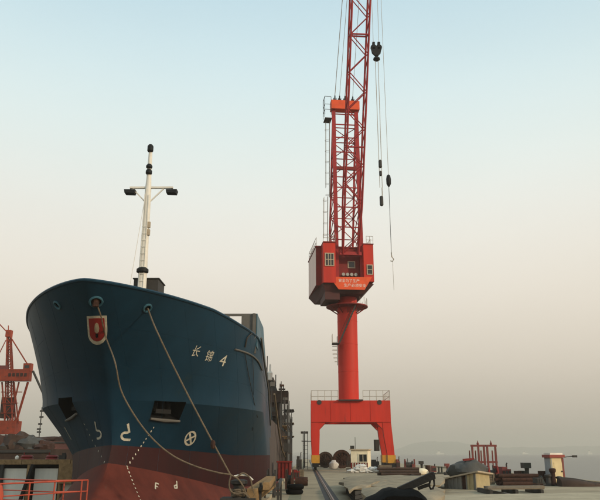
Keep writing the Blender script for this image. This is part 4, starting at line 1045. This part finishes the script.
t = MB(); t.tube([at(418, 488.5, y=KY), at(424, 486.2, y=KY), at(430, 484.5, y=KY)], .035, 8); t.build('latch_bar', M_black, g, True)
ring_p = [at(x, y, y=KY) for x, y in ((431.5, 477), (434.0, 480), (434.4, 485), (433, 488.4), (430.8, 489), (429.4, 486), (430, 481), (431.5, 477))]
t = MB(); t.tube(ring_p, .022, 7); t.build('shackle', M_black, g, True)

# ================================================================== RIGHT-HAND SIDE
platz = .42
pl = [at(444, 494.8, z=platz), at(600, 492.2, z=platz), at(640, 491.8, z=platz), Vector((17.5, 24, platz)), Vector((5.2, 24, platz)), at(440, 500.5, z=platz)]
t = MB(); t.prism([(p.x, p.y, 0.0) for p in pl], (0, 0, platz)); solo(t.build('concrete_platform', M_conc2), 'low pale concrete platform in the right foreground', 'platform')
# corrugated shed
sY = 47.5
s0, s1, s2 = at(445.5, 492, y=sY + 1.0), at(477, 492, y=sY - 1.0), at(490.5, 492, y=sY + 1.6)
zr0, zr1 = at(445.5, 479.5, y=sY + 1).z, at(477, 472.5, y=sY - 1.0).z; zr2 = at(490.5, 475, y=sY + 1.6).z
A_, B_, C_ = Vector((s0.x, s0.y, 0)), Vector((s1.x, s1.y, 0)), Vector((s2.x, s2.y, 0)); D_ = A_ + C_ - B_
g = thing('corrugated_shed', 'low corrugated shed with a sunlit yellow end wall behind the pale platform', 'shed', (s1.x, s1.y, 0))
n = 16
for k in range(n):                        # sheets of the long wall
    a, b_ = A_.lerp(B_, k / n), A_.lerp(B_, (k + .93) / n); za_, zb2 = zr0 + (zr1 - zr0) * k / n, zr0 + (zr1 - zr0) * (k + .93) / n
    if 9 <= k <= 10: continue
    nrm = (B_ - A_).cross(Vector((0, 0, 1))).normalized() * (.05 if k % 2 else .09)
    t = MB(); t.add([a + nrm, b_ + nrm, b_ - nrm * .5, a - nrm * .5] + [v + Vector((0, 0, z)) for v, z in ((a + nrm, za_ - .03), (b_ + nrm, zb2 - .03), (b_ - nrm * .5, zb2 - .03), (a - nrm * .5, za_ - .03))], [(3, 2, 1, 0), (4, 5, 6, 7), (0, 1, 5, 4), (1, 2, 6, 5), (2, 3, 7, 6), (3, 0, 4, 7)])
    t.build('wall_sheet', M_shedy if k in (12, 13, 14) else M_corr, g)
a, b_ = A_.lerp(B_, 9 / n), A_.lerp(B_, 10.9 / n)
t = MB(); t.prism([a, b_, b_ + Vector((0, 0, zr1 - .25)), a + Vector((0, 0, zr1 - .3))], (0, .05, 0)); t.build('door', M_rust, g)
t = MB(); t.prism([B_, C_, C_ + Vector((0, 0, zr2)), B_ + Vector((0, 0, zr1))], ((D_ - C_).normalized() * .08)); t.build('end_wall', M_shedy, g)  # this end's warm sunlight is put into its yellow colour
t = MB(); t.prism([A_, D_, D_ + Vector((0, 0, zr0)), A_ + Vector((0, 0, zr0))], (.08, 0, 0)); t.build('end_wall', M_corr, g)
o1 = (A_ - B_).normalized() * .25; o2 = (B_ - C_).normalized() * .25
rf = [A_ + o1 + o2 + Vector((0, 0, zr0 - .02)), B_ - o1 + o2 + Vector((0, 0, zr1 + .04)), C_ - o1 - o2 + Vector((0, 0, zr2 + .04)), D_ + o1 - o2 + Vector((0, 0, zr0 - .02))]
t = MB(); t.prism(rf, (0, 0, .09)); t.build('roof', M_tan, g)
mark = at(471.5, 480.5, y=sY - .8)
# sheeted boat/tarpaulin bundle on the far side of the shed
c_ = at(469, 470, y=52); t = MB(); c_.z = 1.05
t.blob((c_.x, 52.5, .95), (1.25, 1.1, at(467, 459.5, y=52.5).z - .95), 2, .28, 22, 12, flat=-.95, freq=1.5)
solo(t.build('tarpaulin_bundle', M_tarp, None, True), 'dark grey tarpaulin bundle showing above the corrugated shed', 'bundle')
p, q = at(463, 459.8, y=52.2), at(474, 458.8, y=52.2); t = MB(); t.bar(p, q, .25, .14); solo(t.build('red_plank', M_red), 'red plank on top of the tarpaulin bundle', 'plank')
# two red gantry frames
def gantry(x0p, x1p, Y, label, mid):
    x0, x1 = at(x0p, 450, y=Y).x, at(x1p, 450, y=Y).x; zt3 = at(480, 446.6, y=Y).z; zl3 = at(480, 462, y=Y).z
    g = thing('test_frame', label, 'frame', ((x0 + x1) / 2, Y, 0), 'red steel frames on the quay edge')
    for x in (x0, x1) + ((x0 + (x1 - x0) * .52,) if mid else ()):
        t = MB(); t.bar((x, Y, 0), (x, Y, zt3), .15); t.build('post', M_rust2, g)
        t = MB(); t.bar((x, Y + 1.1, 0), (x, Y + 1.1, zt3 - .3), .09); t.build('post', M_rust2, g)
    t = MB(); t.bar((x0 - .12, Y, zt3 + .08), (x1 + .12, Y, zt3 + .08), .16, .16); t.build('top_beam', M_rust2, g)
    t = MB(); t.bar((x0 - .1, Y, zl3), (x1 + .1, Y, zl3), .16); t.build('cross_beam', M_rust2, g)
    t = MB(); t.lathe(((x0 + x1) / 2, Y, zt3 + .16), [(.09, 0), (.1, .1), (.05, .2), (.02, .34)], 8); t.build('finial', M_rust2, g)
M_rust2 = mat('frame_red', (.17, .035, .028), .7, var=.25, scale=3, rust=.2)
gantry(472.3, 484.0, 61, 'left one of two tall red steel frames behind the shed', True)
gantry(487.3, 495.4, 61, 'right one of two tall red steel frames behind the shed', False)
machine(490, 501, 466, 486, 57, M_red, 'red_winch', 'red winch at the foot of the right steel frame', 'winch', 1, 2.0)
machine(502, 513.5, 466, 486, 58, M_rust2, 'red_compressor', 'rusty red engine set between the red winch and the green capstan', 'engine', 2, 2.0)
M_wood2 = mat('weathered_plank', (.17, .13, .085), .9, var=.3, scale=3, bump=.4)
pk_ = thing('plank_staging', 'low timber staging along the quay before the red machines', 'staging', (at(518, 488, z=.2).x, 50, 0))
for k in range(3):
    a, b_ = at(486, 488.6 - k * 1.0, z=.3), at(542, 488.2 - k * 1.1, z=.3); t = MB(); t.bar(a, b_, .6, .07); t.build('plank', M_wood2, pk_)
for f in (.05, .5, .95):
    p = at(486, 488.6, z=.3).lerp(at(542, 488.2, z=.3), f); t = MB(); t.box((p.x, p.y + 1.0, .13), (.16, 3.0, .25)); t.build('bearer', M_dark, pk_)
machine(525.5, 535.5, 462.8, 486, 56, M_green, 'capstan', 'green capstan with an overhanging head left of the cream hut', 'capstan', 4, 1.6)
machine(516, 546, 476, 488, 55, M_green, 'winch_bed', 'low dark green winch in front of the green capstan', 'winch', 1, 2.2)
machine(537, 545, 478, 490, 50, M_dark, 'anchor_shackle_block', 'dark steel block at the left foot of the cream hut', 'block', 2, 1.2)
# cream hut with a red roof
hY = 55.5
h0, h1, h2 = at(546.5, 484, y=hY + 1.0), at(553, 484, y=hY - .5), at(565.5, 484, y=hY + .2)
zt4 = at(556, 457.5, y=hY).z
A_, B_, C_ = [Vector((p.x, p.y, 0)) for p in (h0, h1, h2)]; D_ = A_ + C_ - B_
g = thing('cream_hut', 'narrow cream hut with a red flat roof at the right water edge', 'hut', ((A_ + C_) / 2))
M_shedc = mat('hut_cream_wall', (.62, .50, .28), .7, var=.1, scale=1.5, rust=.06, rust_col=(.35, .25, .14))
def wallp(P, Q, name, m_, z0=0, z1=None, out=.0):
    t = MB(); nrm = (Q - P).cross(Vector((0, 0, 1))).normalized(); t.prism([P + nrm * out + Vector((0, 0, z0)), Q + nrm * out + Vector((0, 0, z0)), Q + nrm * out + Vector((0, 0, z1)), P + nrm * out + Vector((0, 0, z1))], -nrm * .08); return t.build(name, m_, g)
wallp(A_, B_, 'wall', M_hutshade, 0, zt4); wl_ = wallp(B_, C_, 'wall', M_shedc, 0, zt4, .01); wallp(C_, D_, 'wall', M_shedc, 0, zt4); wallp(D_, A_, 'wall', M_hutshade, 0, zt4)
wallp(B_.lerp(C_, .86), B_.lerp(C_, .99), 'door_frame', M_rust2, .1, zt4 - .05, .05); wallp(B_.lerp(C_, .2), B_.lerp(C_, .84), 'door', M_shedc, .25, zt4 - .35, .04)
wallp(B_.lerp(C_, .72), B_.lerp(C_, .8), 'door_handle', M_dark, zt4 * .45, zt4 * .5, .09)
cen = (A_ + C_) / 2; rf = [cen + (p - cen) * 1.22 + Vector((0, 0, zt4)) for p in (A_, D_, C_, B_)]
t = MB(); t.prism(rf, (0, 0, at(556, 454.6, y=hY).z - zt4)); t.build('roof', M_roofr, g)
rf2 = [cen + (p - cen) * 1.0 + Vector((0, 0, at(556, 454.6, y=hY).z)) for p in (A_, D_, C_, B_)]; t = MB(); t.prism(rf2, (0, 0, .12)); t.build('roof_cap', M_panel, g)
t = MB(); p, q = at(565, 457, y=hY), at(574, 456, y=hY); t.bar(p, q, .06); t.build('lamp_arm', M_dark, g)
t = MB(); t.box(q + Vector((.05, 0, -.02)), (.3, .25, .16)); t.build('lamp', M_dark, g)
for k, px in enumerate((549, 554, 560)):
    p = at(px, 487, y=52.5); t = MB(); hgt = (.75, 1.15, .6)[k]
    gg = thing('mooring_post', ['low dark post at the left foot of the cream hut', 'tall rusty post in front of the cream hut', 'short dark post at the right foot of the cream hut'][k], 'post', (p.x, 52.5, 0))
    t.lathe((p.x, 52.5, 0), [(.24, 0), (.2, .15), (.16, hgt * .75), (.24, hgt * .85), (.24, hgt), (.1, hgt + .05)], 12); t.build('post', M_dark if k != 1 else M_rust, gg, True)
    t = MB(); t.box((p.x, 52.5, .04), (.6, .6, .08)); t.build('base_plate', M_dark, gg)
# upturned dark boat along the edge at the far right
t = MB(); V = []; fs = []; b0x, b1x = at(562, 486, y=51).x, at(606, 486, y=51).x
for i in range(13):
    f = i / 12; x = b0x + (b1x - b0x) * f; w = .95 * math.sin(math.pi * min(1, .12 + f * .88)) ** .5 * (1 - .4 * f); h = (.62 - .36 * f) * (.75 + .25 * math.sin(math.pi * min(1, .2 + f)))
    for j in range(9):
        a = math.pi * j / 8; V.append((x, 51.5 - w * math.cos(a), h * math.sin(a) ** .8))
for i in range(12): fs += [(i * 9 + j, i * 9 + j + 1, (i + 1) * 9 + j + 1, (i + 1) * 9 + j) for j in range(8)]
fs += [tuple(range(9)), tuple(reversed(range(12 * 9, 13 * 9)))]
t.add(V, fs); g = thing('upturned_boat', 'dark upturned boat lying along the quay right of the cream hut', 'boat', ((b0x + b1x) / 2, 51.5, 0)); t.build('hull', M_brown, g, True)
t = MB(); t.tube([(b0x + (b1x - b0x) * f, 51.5, (.62 - .36 * f) * (.75 + .25 * math.sin(math.pi * min(1, .2 + f))) + .01) for f in [i / 12 for i in range(13)]], .05, 6); t.build('keel', M_dark, g)
# small red and dark things along the far right edge of the quay
for (x0p, x1p, y0p, Y, m_, kd, nm_, lab, cat_) in ((396, 400.8, 458.5, 96, M_rust2, 2, 'red_cabinet', 'narrow red cabinet right of the crane leg', 'cabinet'),
      (405, 415.8, 459, 92, M_rust2, 1, 'red_windlass', 'dark red windlass between the narrow cabinet and the pale drum', 'winch'),
      (420, 425, 461, 86, M_dark, 4, 'fairlead_stand', 'dark capped stand behind the pale drum', 'stand'),
      (432, 436.8, 465.5, 80, M_rust2, 2, 'fire_hydrant_box', 'small red box left of the tarpaulin bundle', 'box'),
      (438.5, 444, 466.5, 82, M_green, 3, 'double_bollard', 'low green double bollard between two small red boxes', 'bollard'),
      (446, 451, 463.5, 78, M_rust2, 4, 'red_post_box', 'small red capped post just left of the shed', 'post')):
    machine(x0p, x1p, y0p, 470, Y, m_, nm_, lab, cat_, kd, 1.2)
p = at(422, 470.5, y=80); t = MB(); t.blob((p.x, 80, .2), (.72, .5, .45), 8, .15, 16, 10, flat=-.2); solo(t.build('pale_drum', M_cream, None, True), 'rounded pale tank on the quay below the dark capped stand', 'tank')

# ---- loose yard gear: drums, tyres, crates, pipes
def drum(px, Y, m_, label, h=.9, lying=False):
    x = at(px, 470, y=Y).x; g = thing('oil_drum', label, 'drum', (x, Y, 0), 'oil drums on the quay')
    if lying: prof, ax, c0 = [(.05, -.44), (.29, -.44), (.3, -.15), (.31, -.14), (.3, -.13), (.3, .13), (.31, .14), (.3, .15), (.29, .44), (.05, .44)], 'x', (x, Y, .31)
    else: prof, ax, c0 = [(.05, .02), (.29, .02), (.3, .3), (.315, .31), (.3, .32), (.3, .6), (.315, .61), (.3, .62), (.29, h), (.26, h), (.26, h - .03), (.05, h - .03)], 'z', (x, Y, 0)
    t = MB(); t.lathe(c0, prof, 16, axis=ax); t.build('barrel', m_, g, True)
    t = MB(); t.lathe((x + .12, Y - .08, h - .03) if not lying else (x + .44, Y - .1, .36), [(.05, 0), (.05, .03), (.01, .03)], 8, axis='z' if not lying else 'x'); t.build('bung', M_dark, g)
drum(517.5, 57, M_rust, 'rusty oil drum between the red engine and the green capstan'); drum(521.5, 57.6, M_green, 'dark green oil drum just left of the green capstan'); drum(541.5, 57, M_rust, 'rusty oil drum close to the left wall of the cream hut')
drum(389.5, 90, M_rust, 'rusty oil drum beside the right crane leg'); drum(301.5, 52, M_rust, 'rusty oil drum lying between the red pump and the walkway', lying=True); drum(428, 84, M_rust, 'rusty oil drum right of the dark capped stand')
def tyres(px, Y, n, label):
    x = at(px, 470, y=Y).x; g = thing('tyre_stack', label, 'tyres', (x, Y, 0))
    for k in range(n):
        t = MB(); K = 20; t.tube([(x + .05 * (k % 2) + .36 * math.cos(2 * math.pi * q / K), Y + .36 * math.sin(2 * math.pi * q / K), .14 + .26 * k) for q in range(K + 1)], .14, 8, cap=False); t.build('tyre', M_rubber, g, True)
tyres(455, 60, 3, 'stack of three black tyres behind the corrugated shed'); tyres(294.5, 41.5, 2, 'two black tyres on the quay edge near the compressor'); tyres(509, 54, 2, 'two black tyres before the rusty red engine')
def crate(px, Y, w, h, label):
    x = at(px, 470, y=Y).x; g = thing('timber_crate', label, 'crate', (x, Y, 0)); nb_ = max(3, int(h / .16))
    t = MB(); t.box((x, Y, h / 2), (w - .06, w * .7 - .06, h - .02)); t.build('liner', M_dark, g)
    for k in range(nb_):
        for s in (-1, 1):
            t = MB(); t.box((x, Y + s * w * .35, h * (k + .5) / nb_), (w, .03, h / nb_ - .025)); t.build('board', M_wood2, g)
            t = MB(); t.box((x + s * w * .485, Y, h * (k + .5) / nb_), (.03, w * .66, h / nb_ - .025)); t.build('board', M_wood2, g)
    for s in (-1, 1): t = MB(); t.box((x + s * w * .42, Y - w * .375, h / 2), (.09, .03, h)); t.build('batten', M_wood2, g)
crate(484, 55, 1.3, .8, 'weathered timber crate at the foot of the left steel frame'); crate(385, 86, 1.5, .9, 'weathered timber crate in front of the right crane leg'); crate(298, 68, 1.1, .8, 'timber crate behind the red pump by the ship')
def pipes(px0, px1, py, Y, n, label, m_):
    a, b_ = at(px0, py, y=Y), at(px1, py, y=Y + 1.5); g = thing('pipe_stack', label, 'pipes', ((a.x + b_.x) / 2, Y + .7, 0)); i = 0
    for row in range(3):
        for k in range(n - row):
            i += 1; dy = (k + row * .5) * .3; t = MB(); e_ = random.uniform(-.25, .25)
            t.tube([(a.x + e_, Y + dy, .15 + row * .26), (b_.x + e_, Y + dy + .4, .15 + row * .26)], .14, 10); t.build('pipe', m_, g, True)
pipes(500, 535, 486, 52.3, 4, 'stack of rusty pipes in front of the green winch', M_rust)
pipes(380, 418, 475, 76, 4, 'stack of rusty pipes lying right of the white sacks', M_brown)
# ================================================================== LEFT SIDE: PIER, RAILING, BARGES, SECOND CRANE
# orange railing round the end of the basin
rz_ = 1.1
g = thing('orange_railing', 'orange tube railing in the left foreground below the bow', 'railing', at(60, 480, z=rz_) - Vector((0, 0, rz_)))
cnr = at(88, 480.0, z=rz_)
def pt(px, py): p = at(px, py, z=rz_); return p
runs = [[pt(-30, 478.6), pt(0, 479.0), pt(56, 480.6), cnr], [pt(-30, 485.4), pt(0, 483.8), pt(30, 482.6), cnr]]
for j, rn in enumerate(runs):
    for hh in (0, -.45, -.85):
        t = MB(); t.tube([p + Vector((0, 0, hh)) for p in rn], .032 if hh == 0 else .024, 8); t.build('handrail', M_orail, g, True)
    posts = [pt(-14, 478.8), pt(64.5, 480.2), cnr] if j == 0 else [pt(-8, 484.2), pt(30, 482.6), pt(55, 481.4), pt(82, 480.3)]
    for p in posts:
        t = MB(); t.tube([Vector((p.x, p.y, 0)), p], .032, 8); t.build('post', M_orail, g, True)
        t = MB(); t.box((p.x, p.y, .02), (.2, .2, .04)); t.build('foot_plate', M_orail, g)
ob = at(-2, 490, y=24.5)
g = thing('orange_buoy', 'orange rounded float cut by the left edge behind the railing', 'buoy', (ob.x - .1, 24.5, 0))
t = MB(); t.lathe((ob.x - .1, 24.5, 0), [(.1, 0), (.24, .1), (.28, .5), (.28, .9), (.22, at(0, 484, y=24.5).z - .05), (.1, at(0, 483, y=24.5).z)], 16); t.build('float', M_orail, g, True)
t = MB(); t.tube([(ob.x - .1, 24.5, at(0, 483, y=24.5).z - .05), (ob.x - .1, 24.5, at(0, 482, y=24.5).z)], .06, 8); t.build('neck', M_dark, g)
# pier on posts with pale panels
pY = 58.0
pr = thing('pier', 'timber topped pier with pale panels and dark posts left of the bow', 'pier', (-25, pY, WATER_Z))
zd0, zd1 = at(40, 464.5, y=pY).z, at(40, 459.5, y=pY).z
for k in range(9):
    x = -46 + k * 3.9; t = MB(); t.box((x + 1.95, pY + .2, (zd0 + zd1) / 2 + random.uniform(-.02, .02)), (3.86, .5, zd1 - zd0)); t.build('edge_beam', M_wood, pr)
t = MB(); t.box((-28.5, pY + 4.5, zd1 - .2), (35, 8.0, .3)); t.build('deck', M_brown, pr)
t = MB(); t.box((-28.5, pY + 7.5, (zd1 - .4 + WATER_Z - 2) / 2), (35, .4, zd1 - .4 - WATER_Z + 2)); t.build('back_wall', M_dark, pr)
for (xa, xb) in ((-40, -22), (3, 25.5), (34, 57), (62, 73.5), (78, 95)):
    a, b_ = at(xa, 480, y=pY + .25).x, at(xb, 480, y=pY + .25).x; zc_ = at(20, 468.5, y=pY).z; bt_ = WATER_Z - .5
    t = MB(); t.box(((a + b_) / 2, pY + .35, (zc_ + bt_) / 2), (b_ - a, .12, zc_ - bt_)); t.build('panel', M_panel, pr)
for px in (-20, 0.5, 27.5, 60, 76):
    x = at(px, 480, y=pY).x; t = MB(); t.tube([(x, pY + .1, WATER_Z - 2), (x, pY + .1, zd0)], .16, 10); t.build('post', M_wood if px in (27.5, 60) else M_dark, pr, True)
t = MB(); a, b_ = at(33, 464.5, y=pY - .2), at(19.5, 502, y=pY - .2); t.bar(a, b_, .32, .2); t.build('raking_strut', M_black, pr)
t = MB(); a = at(66.5, 466, y=pY - .1); t.box((a.x, pY - .1, a.z - .55), (1.1, .3, 1.5)); t.build('fender_block', M_wood, pr)
for px, lab in ((27, 'left one of two red capped bollards on the pier beam'), (52, 'right one of two red capped bollards on the pier beam')):
    x = at(px, 458, y=pY + .8).x; g = thing('red_bollard', lab, 'bollard', (x, pY + .8, zd1 - .05), 'red bollards on the pier')
    t = MB(); t.lathe((x, pY + .8, zd1 - .05), [(.55, 0), (.5, .12), (.42, .2), (.5, .28), (.35, .4)], 16); t.build('cap', M_red, g, True)
    t = MB(); t.tube([(x - .25, pY + .8, zd1 + .2), (x - .25, pY + .8, zd1 + .55)], .05, 6); t.build('pin', M_red, g)
p = at(17, 457, y=pY + .6); t = MB(); t.blob((p.x, pY + .6, zd1 + .12), (.16, .14, .2), 2, .2, 8, 6, flat=-.12); solo(t.build('white_lamp', M_panel, None, True), 'tiny pale lamp on the pier beam left of the red bollards', 'lamp')
p = at(62.5, 458.5, y=pY + .5); t = MB(); t.box((p.x, pY + .5, zd1 + .17), (.5, .4, .34)); t.box((p.x + .1, pY + .5, zd1 + .42), (.25, .25, .16)); solo(t.build('cleat_box', M_dark), 'small dark cleat box near the hull on the pier', 'cleat')
# barges and heaps beyond the pier
def barge(x0p, x1p, yt, Y, m_, label, heaps):
    a, b_ = at(x0p, yt, y=Y), at(x1p, yt, y=Y); w = b_.x - a.x; xc = (a.x + b_.x) / 2
    g = thing('barge', label, 'barge', (xc, Y + 5, WATER_Z))
    t = MB(); t.add([(a.x, Y, WATER_Z - .8), (b_.x, Y, WATER_Z - .8), (b_.x, Y + 9, WATER_Z - .8), (a.x, Y + 9, WATER_Z - .8), (a.x - .6, Y - .4, a.z), (b_.x + .6, Y - .4, a.z), (b_.x + .6, Y + 9.4, a.z), (a.x - .6, Y + 9.4, a.z)], [(3, 2, 1, 0), (4, 5, 6, 7), (0, 1, 5, 4), (1, 2, 6, 5), (2, 3, 7, 6), (3, 0, 4, 7)]); t.build('hull', m_, g)
    t = MB(); t.box((xc, Y - .45, a.z - .25), (w + 1.0, .18, .3)); t.build('rubbing_strake', M_dark, g)
    for (px, py, rw, sd_, mm) in heaps:
        p = at(px, py, y=Y + 3); hz_ = p.z - a.z
        t = MB(); t.blob((p.x, Y + 3, a.z), (rw, 2.2, hz_), sd_, .34, 26, 14, flat=0, freq=2.4); t.build('cargo_heap', mm, g, True)
    return g
barge(-60, 48, 449, 84, M_brown, 'dark brown barge heaped with sheeted cargo behind the pier', [(2, 436, 3.0, 1, M_rust), (20, 433, 2.4, 3, M_brown), (33, 437, 1.8, 5, M_tarp), (12, 438, 1.6, 11, M_dark), (43, 441, 1.3, 13, M_rust), (-18, 433, 4, 7, M_brown)])
barge(30, 110, 441, 130, mat('barge_red', (.13, .045, .036), .8, var=.25, scale=.8, rust=.25), 'rusty red barge in the distance between pier and bow', [(52, 437, 4.5, 2, M_rust), (66, 436, 4, 6, M_rust)])
# lamp mast near the hull
mY = 131.0; x = at(40.8, 420, y=mY).x
g = thing('signal_mast', 'thin lattice signal mast standing left of the blue hull', 'mast', (x, mY, at(40, 441, y=130).z))
t = MB(); t.tube([(x, mY, at(40, 441, y=mY).z), (x, mY, at(40, 407, y=mY).z)], .09, 6); t.build('pole', M_dark, g)
for py in (411, 417, 424, 429, 432): t = MB(); t.box((x + random.uniform(-.2, .2), mY, at(40, py, y=mY).z), (.7, .2, .3)); t.build('lamp', M_dark, g)
# second crane (orange) on a pontoon
cY = 150.0
def L2(px, py, d=0): return at(px, py, y=cY + d)
x0 = L2(8, 440).x
g = thing('harbour_crane', 'orange harbour crane cut by the left edge behind the pier', 'crane', (x0, cY, WATER_Z))
t = MB(); a, b_ = L2(-25, 436), L2(19, 436); t.box(((a.x + b_.x) / 2, cY + 3, (WATER_Z - .5 + a.z) / 2), (b_.x - a.x + 3, 10, a.z - WATER_Z + .5)); t.build('pontoon', M_rust, g)
t = MB(); a, b_ = L2(-6, 420.5), L2(14.5, 434); t.box(((a.x + b_.x) / 2, cY + 1.5, (a.z + b_.z) / 2), (b_.x - a.x, 3.4, a.z - b_.z)); t.build('base_block', M_ocrane, g)
z_b, z_t = L2(8, 421).z, L2(8, 337).z; xa, xb = L2(4.8, 420).x, L2(12.4, 420).x; xa2, xb2 = L2(7.2, 337).x, L2(10.2, 337).x
def tl(s, f, d): 
    u0, u1 = (xa, xa2) if s < 0 else (xb, xb2); return Vector((u0 + (u1 - u0) * f, cY + d * (1.6 - 1.1 * f), z_b + (z_t - z_b) * f))
for s in (-1, 1):
    for d in (0, 1): t = MB(); t.bar(tl(s, 0, d), tl(s, 1, d), .26); t.build('mast_leg', M_ocrane, g)
nb = 11
for k in range(nb):
    f0, f1 = k / nb, (k + 1) / nb; sgn = 1 if k % 2 else -1
    for d in (0, 1): t = MB(); t.bar(tl(-sgn, f0, d), tl(sgn, f1, d), .13); t.build('mast_brace', M_ocrane, g); t = MB(); t.bar(tl(-1, f1, d), tl(1, f1, d), .13); t.build('mast_brace', M_ocrane, g)
    for s in (-1, 1): t = MB(); t.bar(tl(s, f0, 0), tl(s, f1, 1), .1); t.build('mast_brace', M_ocrane, g)
t = MB(); a = L2(8.6, 333.5); t.box((a.x, cY + .3, a.z), (1.1, 1.2, 1.5)); t.build('mast_head', M_ocrane, g)
t = MB(); a = L2(8.4, 327.5); t.tube([L2(8.4, 331), L2(8.4, 325.5)], .1, 6); t.build('mast_tip', M_ocrane, g)
a, b_ = L2(-12, 370), L2(31.5, 381.5); t = MB(); t.box(((a.x + b_.x) / 2, cY - .9, (a.z + b_.z) / 2), (b_.x - a.x, 1.6, a.z - b_.z)); gd = t.build('machine_deck', M_ocrane, g)
a2 = L2(5, 366.5); t = MB(); t.box(((a.x + L2(9, 370).x) / 2, cY - .7, (a.z + L2(0, 366).z) / 2 + .02), (L2(9, 370).x - a.x, 1.0, .8)); t.build('railing_panel', M_rust2, g)
for k in range(5):
    t = MB(); xk = L2(13 + k * 3.9, 375).x; t.box((xk, cY - 1.72, L2(0, 375.5).z), (.55, .05, .75)); t.build('deck_mark', M_rust, gd)
a, b_ = L2(26.5, 364), L2(33, 372); t = MB(); t.box(((a.x + b_.x) / 2, cY - .9, (a.z + b_.z) / 2), (b_.x - a.x, 1.4, a.z - b_.z)); cb = t.build('cab', M_ocrane, g)
t = MB(); t.box(((a.x + b_.x) / 2, cY - 1.62, (a.z + b_.z) / 2 + .1), ((b_.x - a.x) * .6, .06, .6)); t.build('window', M_glass, cb)
for (p, q, w) in (((28, 382), (15.5, 424), .34), ((19, 382), (9, 424), .26), ((14, 382), (18.5, 424), .24), ((2, 382), (5, 424), .26)):
    t = MB(); t.bar(L2(*p, -.5), L2(*q, .5), w); t.build('strut', M_ocrane, g)
for (p, q, w) in (((10, 336), (28, 365), .14), ((6, 331), (-8, 316), .12), ((33, 371), (43, 393), .24), ((6, 340), (-10, 372), .1)):
    t = MB(); t.tube([L2(*p, -.4), L2(*q, -.4)], w, 6); t.build('stay', M_ocrane if w != .24 else M_dark, g)
for py in (392, 403, 413):
    t = MB(); t.bar(L2(1, py, -.3), L2(22 - (py - 392) * .35, py, -.3), .16); t.build('crossbeam', M_ocrane, g)
a, b_ = L2(1.5, 397), L2(11, 418); t = MB(); t.box(((a.x + b_.x) / 2, cY + .8, (a.z + b_.z) / 2), (b_.x - a.x, 1.4, a.z - b_.z)); t.build('winch_house', M_rust, g)

# ================================================================== FAR SHORE
def ridge(name, Y, pts, m_, depth=900):
    V = []; fs = []; NX = 140
    x0, x1 = pts[0][0], pts[-1][0]
    for j, (fy, fz) in enumerate(((0, 0), (.12, .35), (.3, .8), (.5, 1.0), (1, .1))):
        for i in range(NX + 1):
            px = x0 + (x1 - x0) * i / NX; py = lerp_tab(pts, px); p = at(px, py, y=Y + depth * .5); h = max(1.0, p.z - WATER_Z)
            h *= 1 + .16 * mnoise.noise(Vector((px * .06, j * 1.7, 0))) + .10 * mnoise.noise(Vector((px * .25, j, 3)))
            V.append((p.x, Y + depth * fy + 25 * mnoise.noise(Vector((px * .03, j, 9))), WATER_Z - .5 + h * fz))
    for j in range(4): fs += [(j * (NX + 1) + i, j * (NX + 1) + i + 1, (j + 1) * (NX + 1) + i + 1, (j + 1) * (NX + 1) + i) for i in range(NX)]
    t = MB(); t.add(V, fs); return t.build(name, m_, None, True, kind='structure', angle=80)
ridge('hills', 6000, [(300, 453.5), (385, 452.5), (397, 449), (412, 443.5), (428, 441), (440, 441.5), (452, 441.5), (470, 444), (487, 446.5), (505, 447.5), (525, 447), (545, 447.5), (570, 446), (600, 446), (660, 444), (760, 446)], M_hill)
ridge('hills', 6300, [(-220, 447), (-60, 445), (20, 446), (60, 447), (120, 450), (300, 452.5)], M_hill)
def far_ship(px, w, h, Y, label):
    p = at(px, 455, y=Y); k = Y / F_PX; L_ = w * k; H = h * k
    g = thing('distant_ship', label, 'ship', (p.x, Y, WATER_Z), 'distant ships')
    t = MB(); t.prism([(p.x - L_ / 2, Y - 6, WATER_Z - .5), (p.x + L_ / 2, Y - 6, WATER_Z - .5), (p.x + L_ * .54, Y - 6, WATER_Z + H * .35), (p.x - L_ * .54, Y - 6, WATER_Z + H * .35)], (0, 12, 0)); t.build('hull', M_panel, g)
    t = MB(); t.box((p.x - L_ * .15, Y, WATER_Z + H * .55), (L_ * .35, 8, H * .4)); t.build('deckhouse', M_panel, g)
    t = MB(); t.box((p.x - L_ * .1, Y, WATER_Z + H * .85), (L_ * .12, 4, H * .3)); t.build('funnel', M_rust, g)
far_ship(440, 7, 3.6, 3400, 'pale distant ship on the water left of the red frames'); far_ship(525, 5.5, 3.2, 3600, 'pale distant ship between the red frames and the cream hut'); far_ship(590, 4, 4, 3700, 'pale distant ship near the right edge')
# ------------------------------------------------------------------ hazy air over the harbour
hz = MB(); hz.box((0, (FAR - 400) / 2, (WATER_Z - 5 + 150) / 2), (2 * FAR + 60, FAR + 460, 150 - WATER_Z + 5))
M_haze = bpy.data.materials.new('haze'); M_haze.use_nodes = True; ht = M_haze.node_tree; ht.nodes.clear()
pv = ht.nodes.new('ShaderNodeVolumePrincipled'); pv.inputs['Color'].default_value = (.83, .78, .69, 1); pv.inputs['Density'].default_value = .00036; pv.inputs['Anisotropy'].default_value = .2
om = ht.nodes.new('ShaderNodeOutputMaterial'); ht.links.new(pv.outputs[0], om.inputs['Volume'])
hz.build('haze', M_haze, kind='stuff')
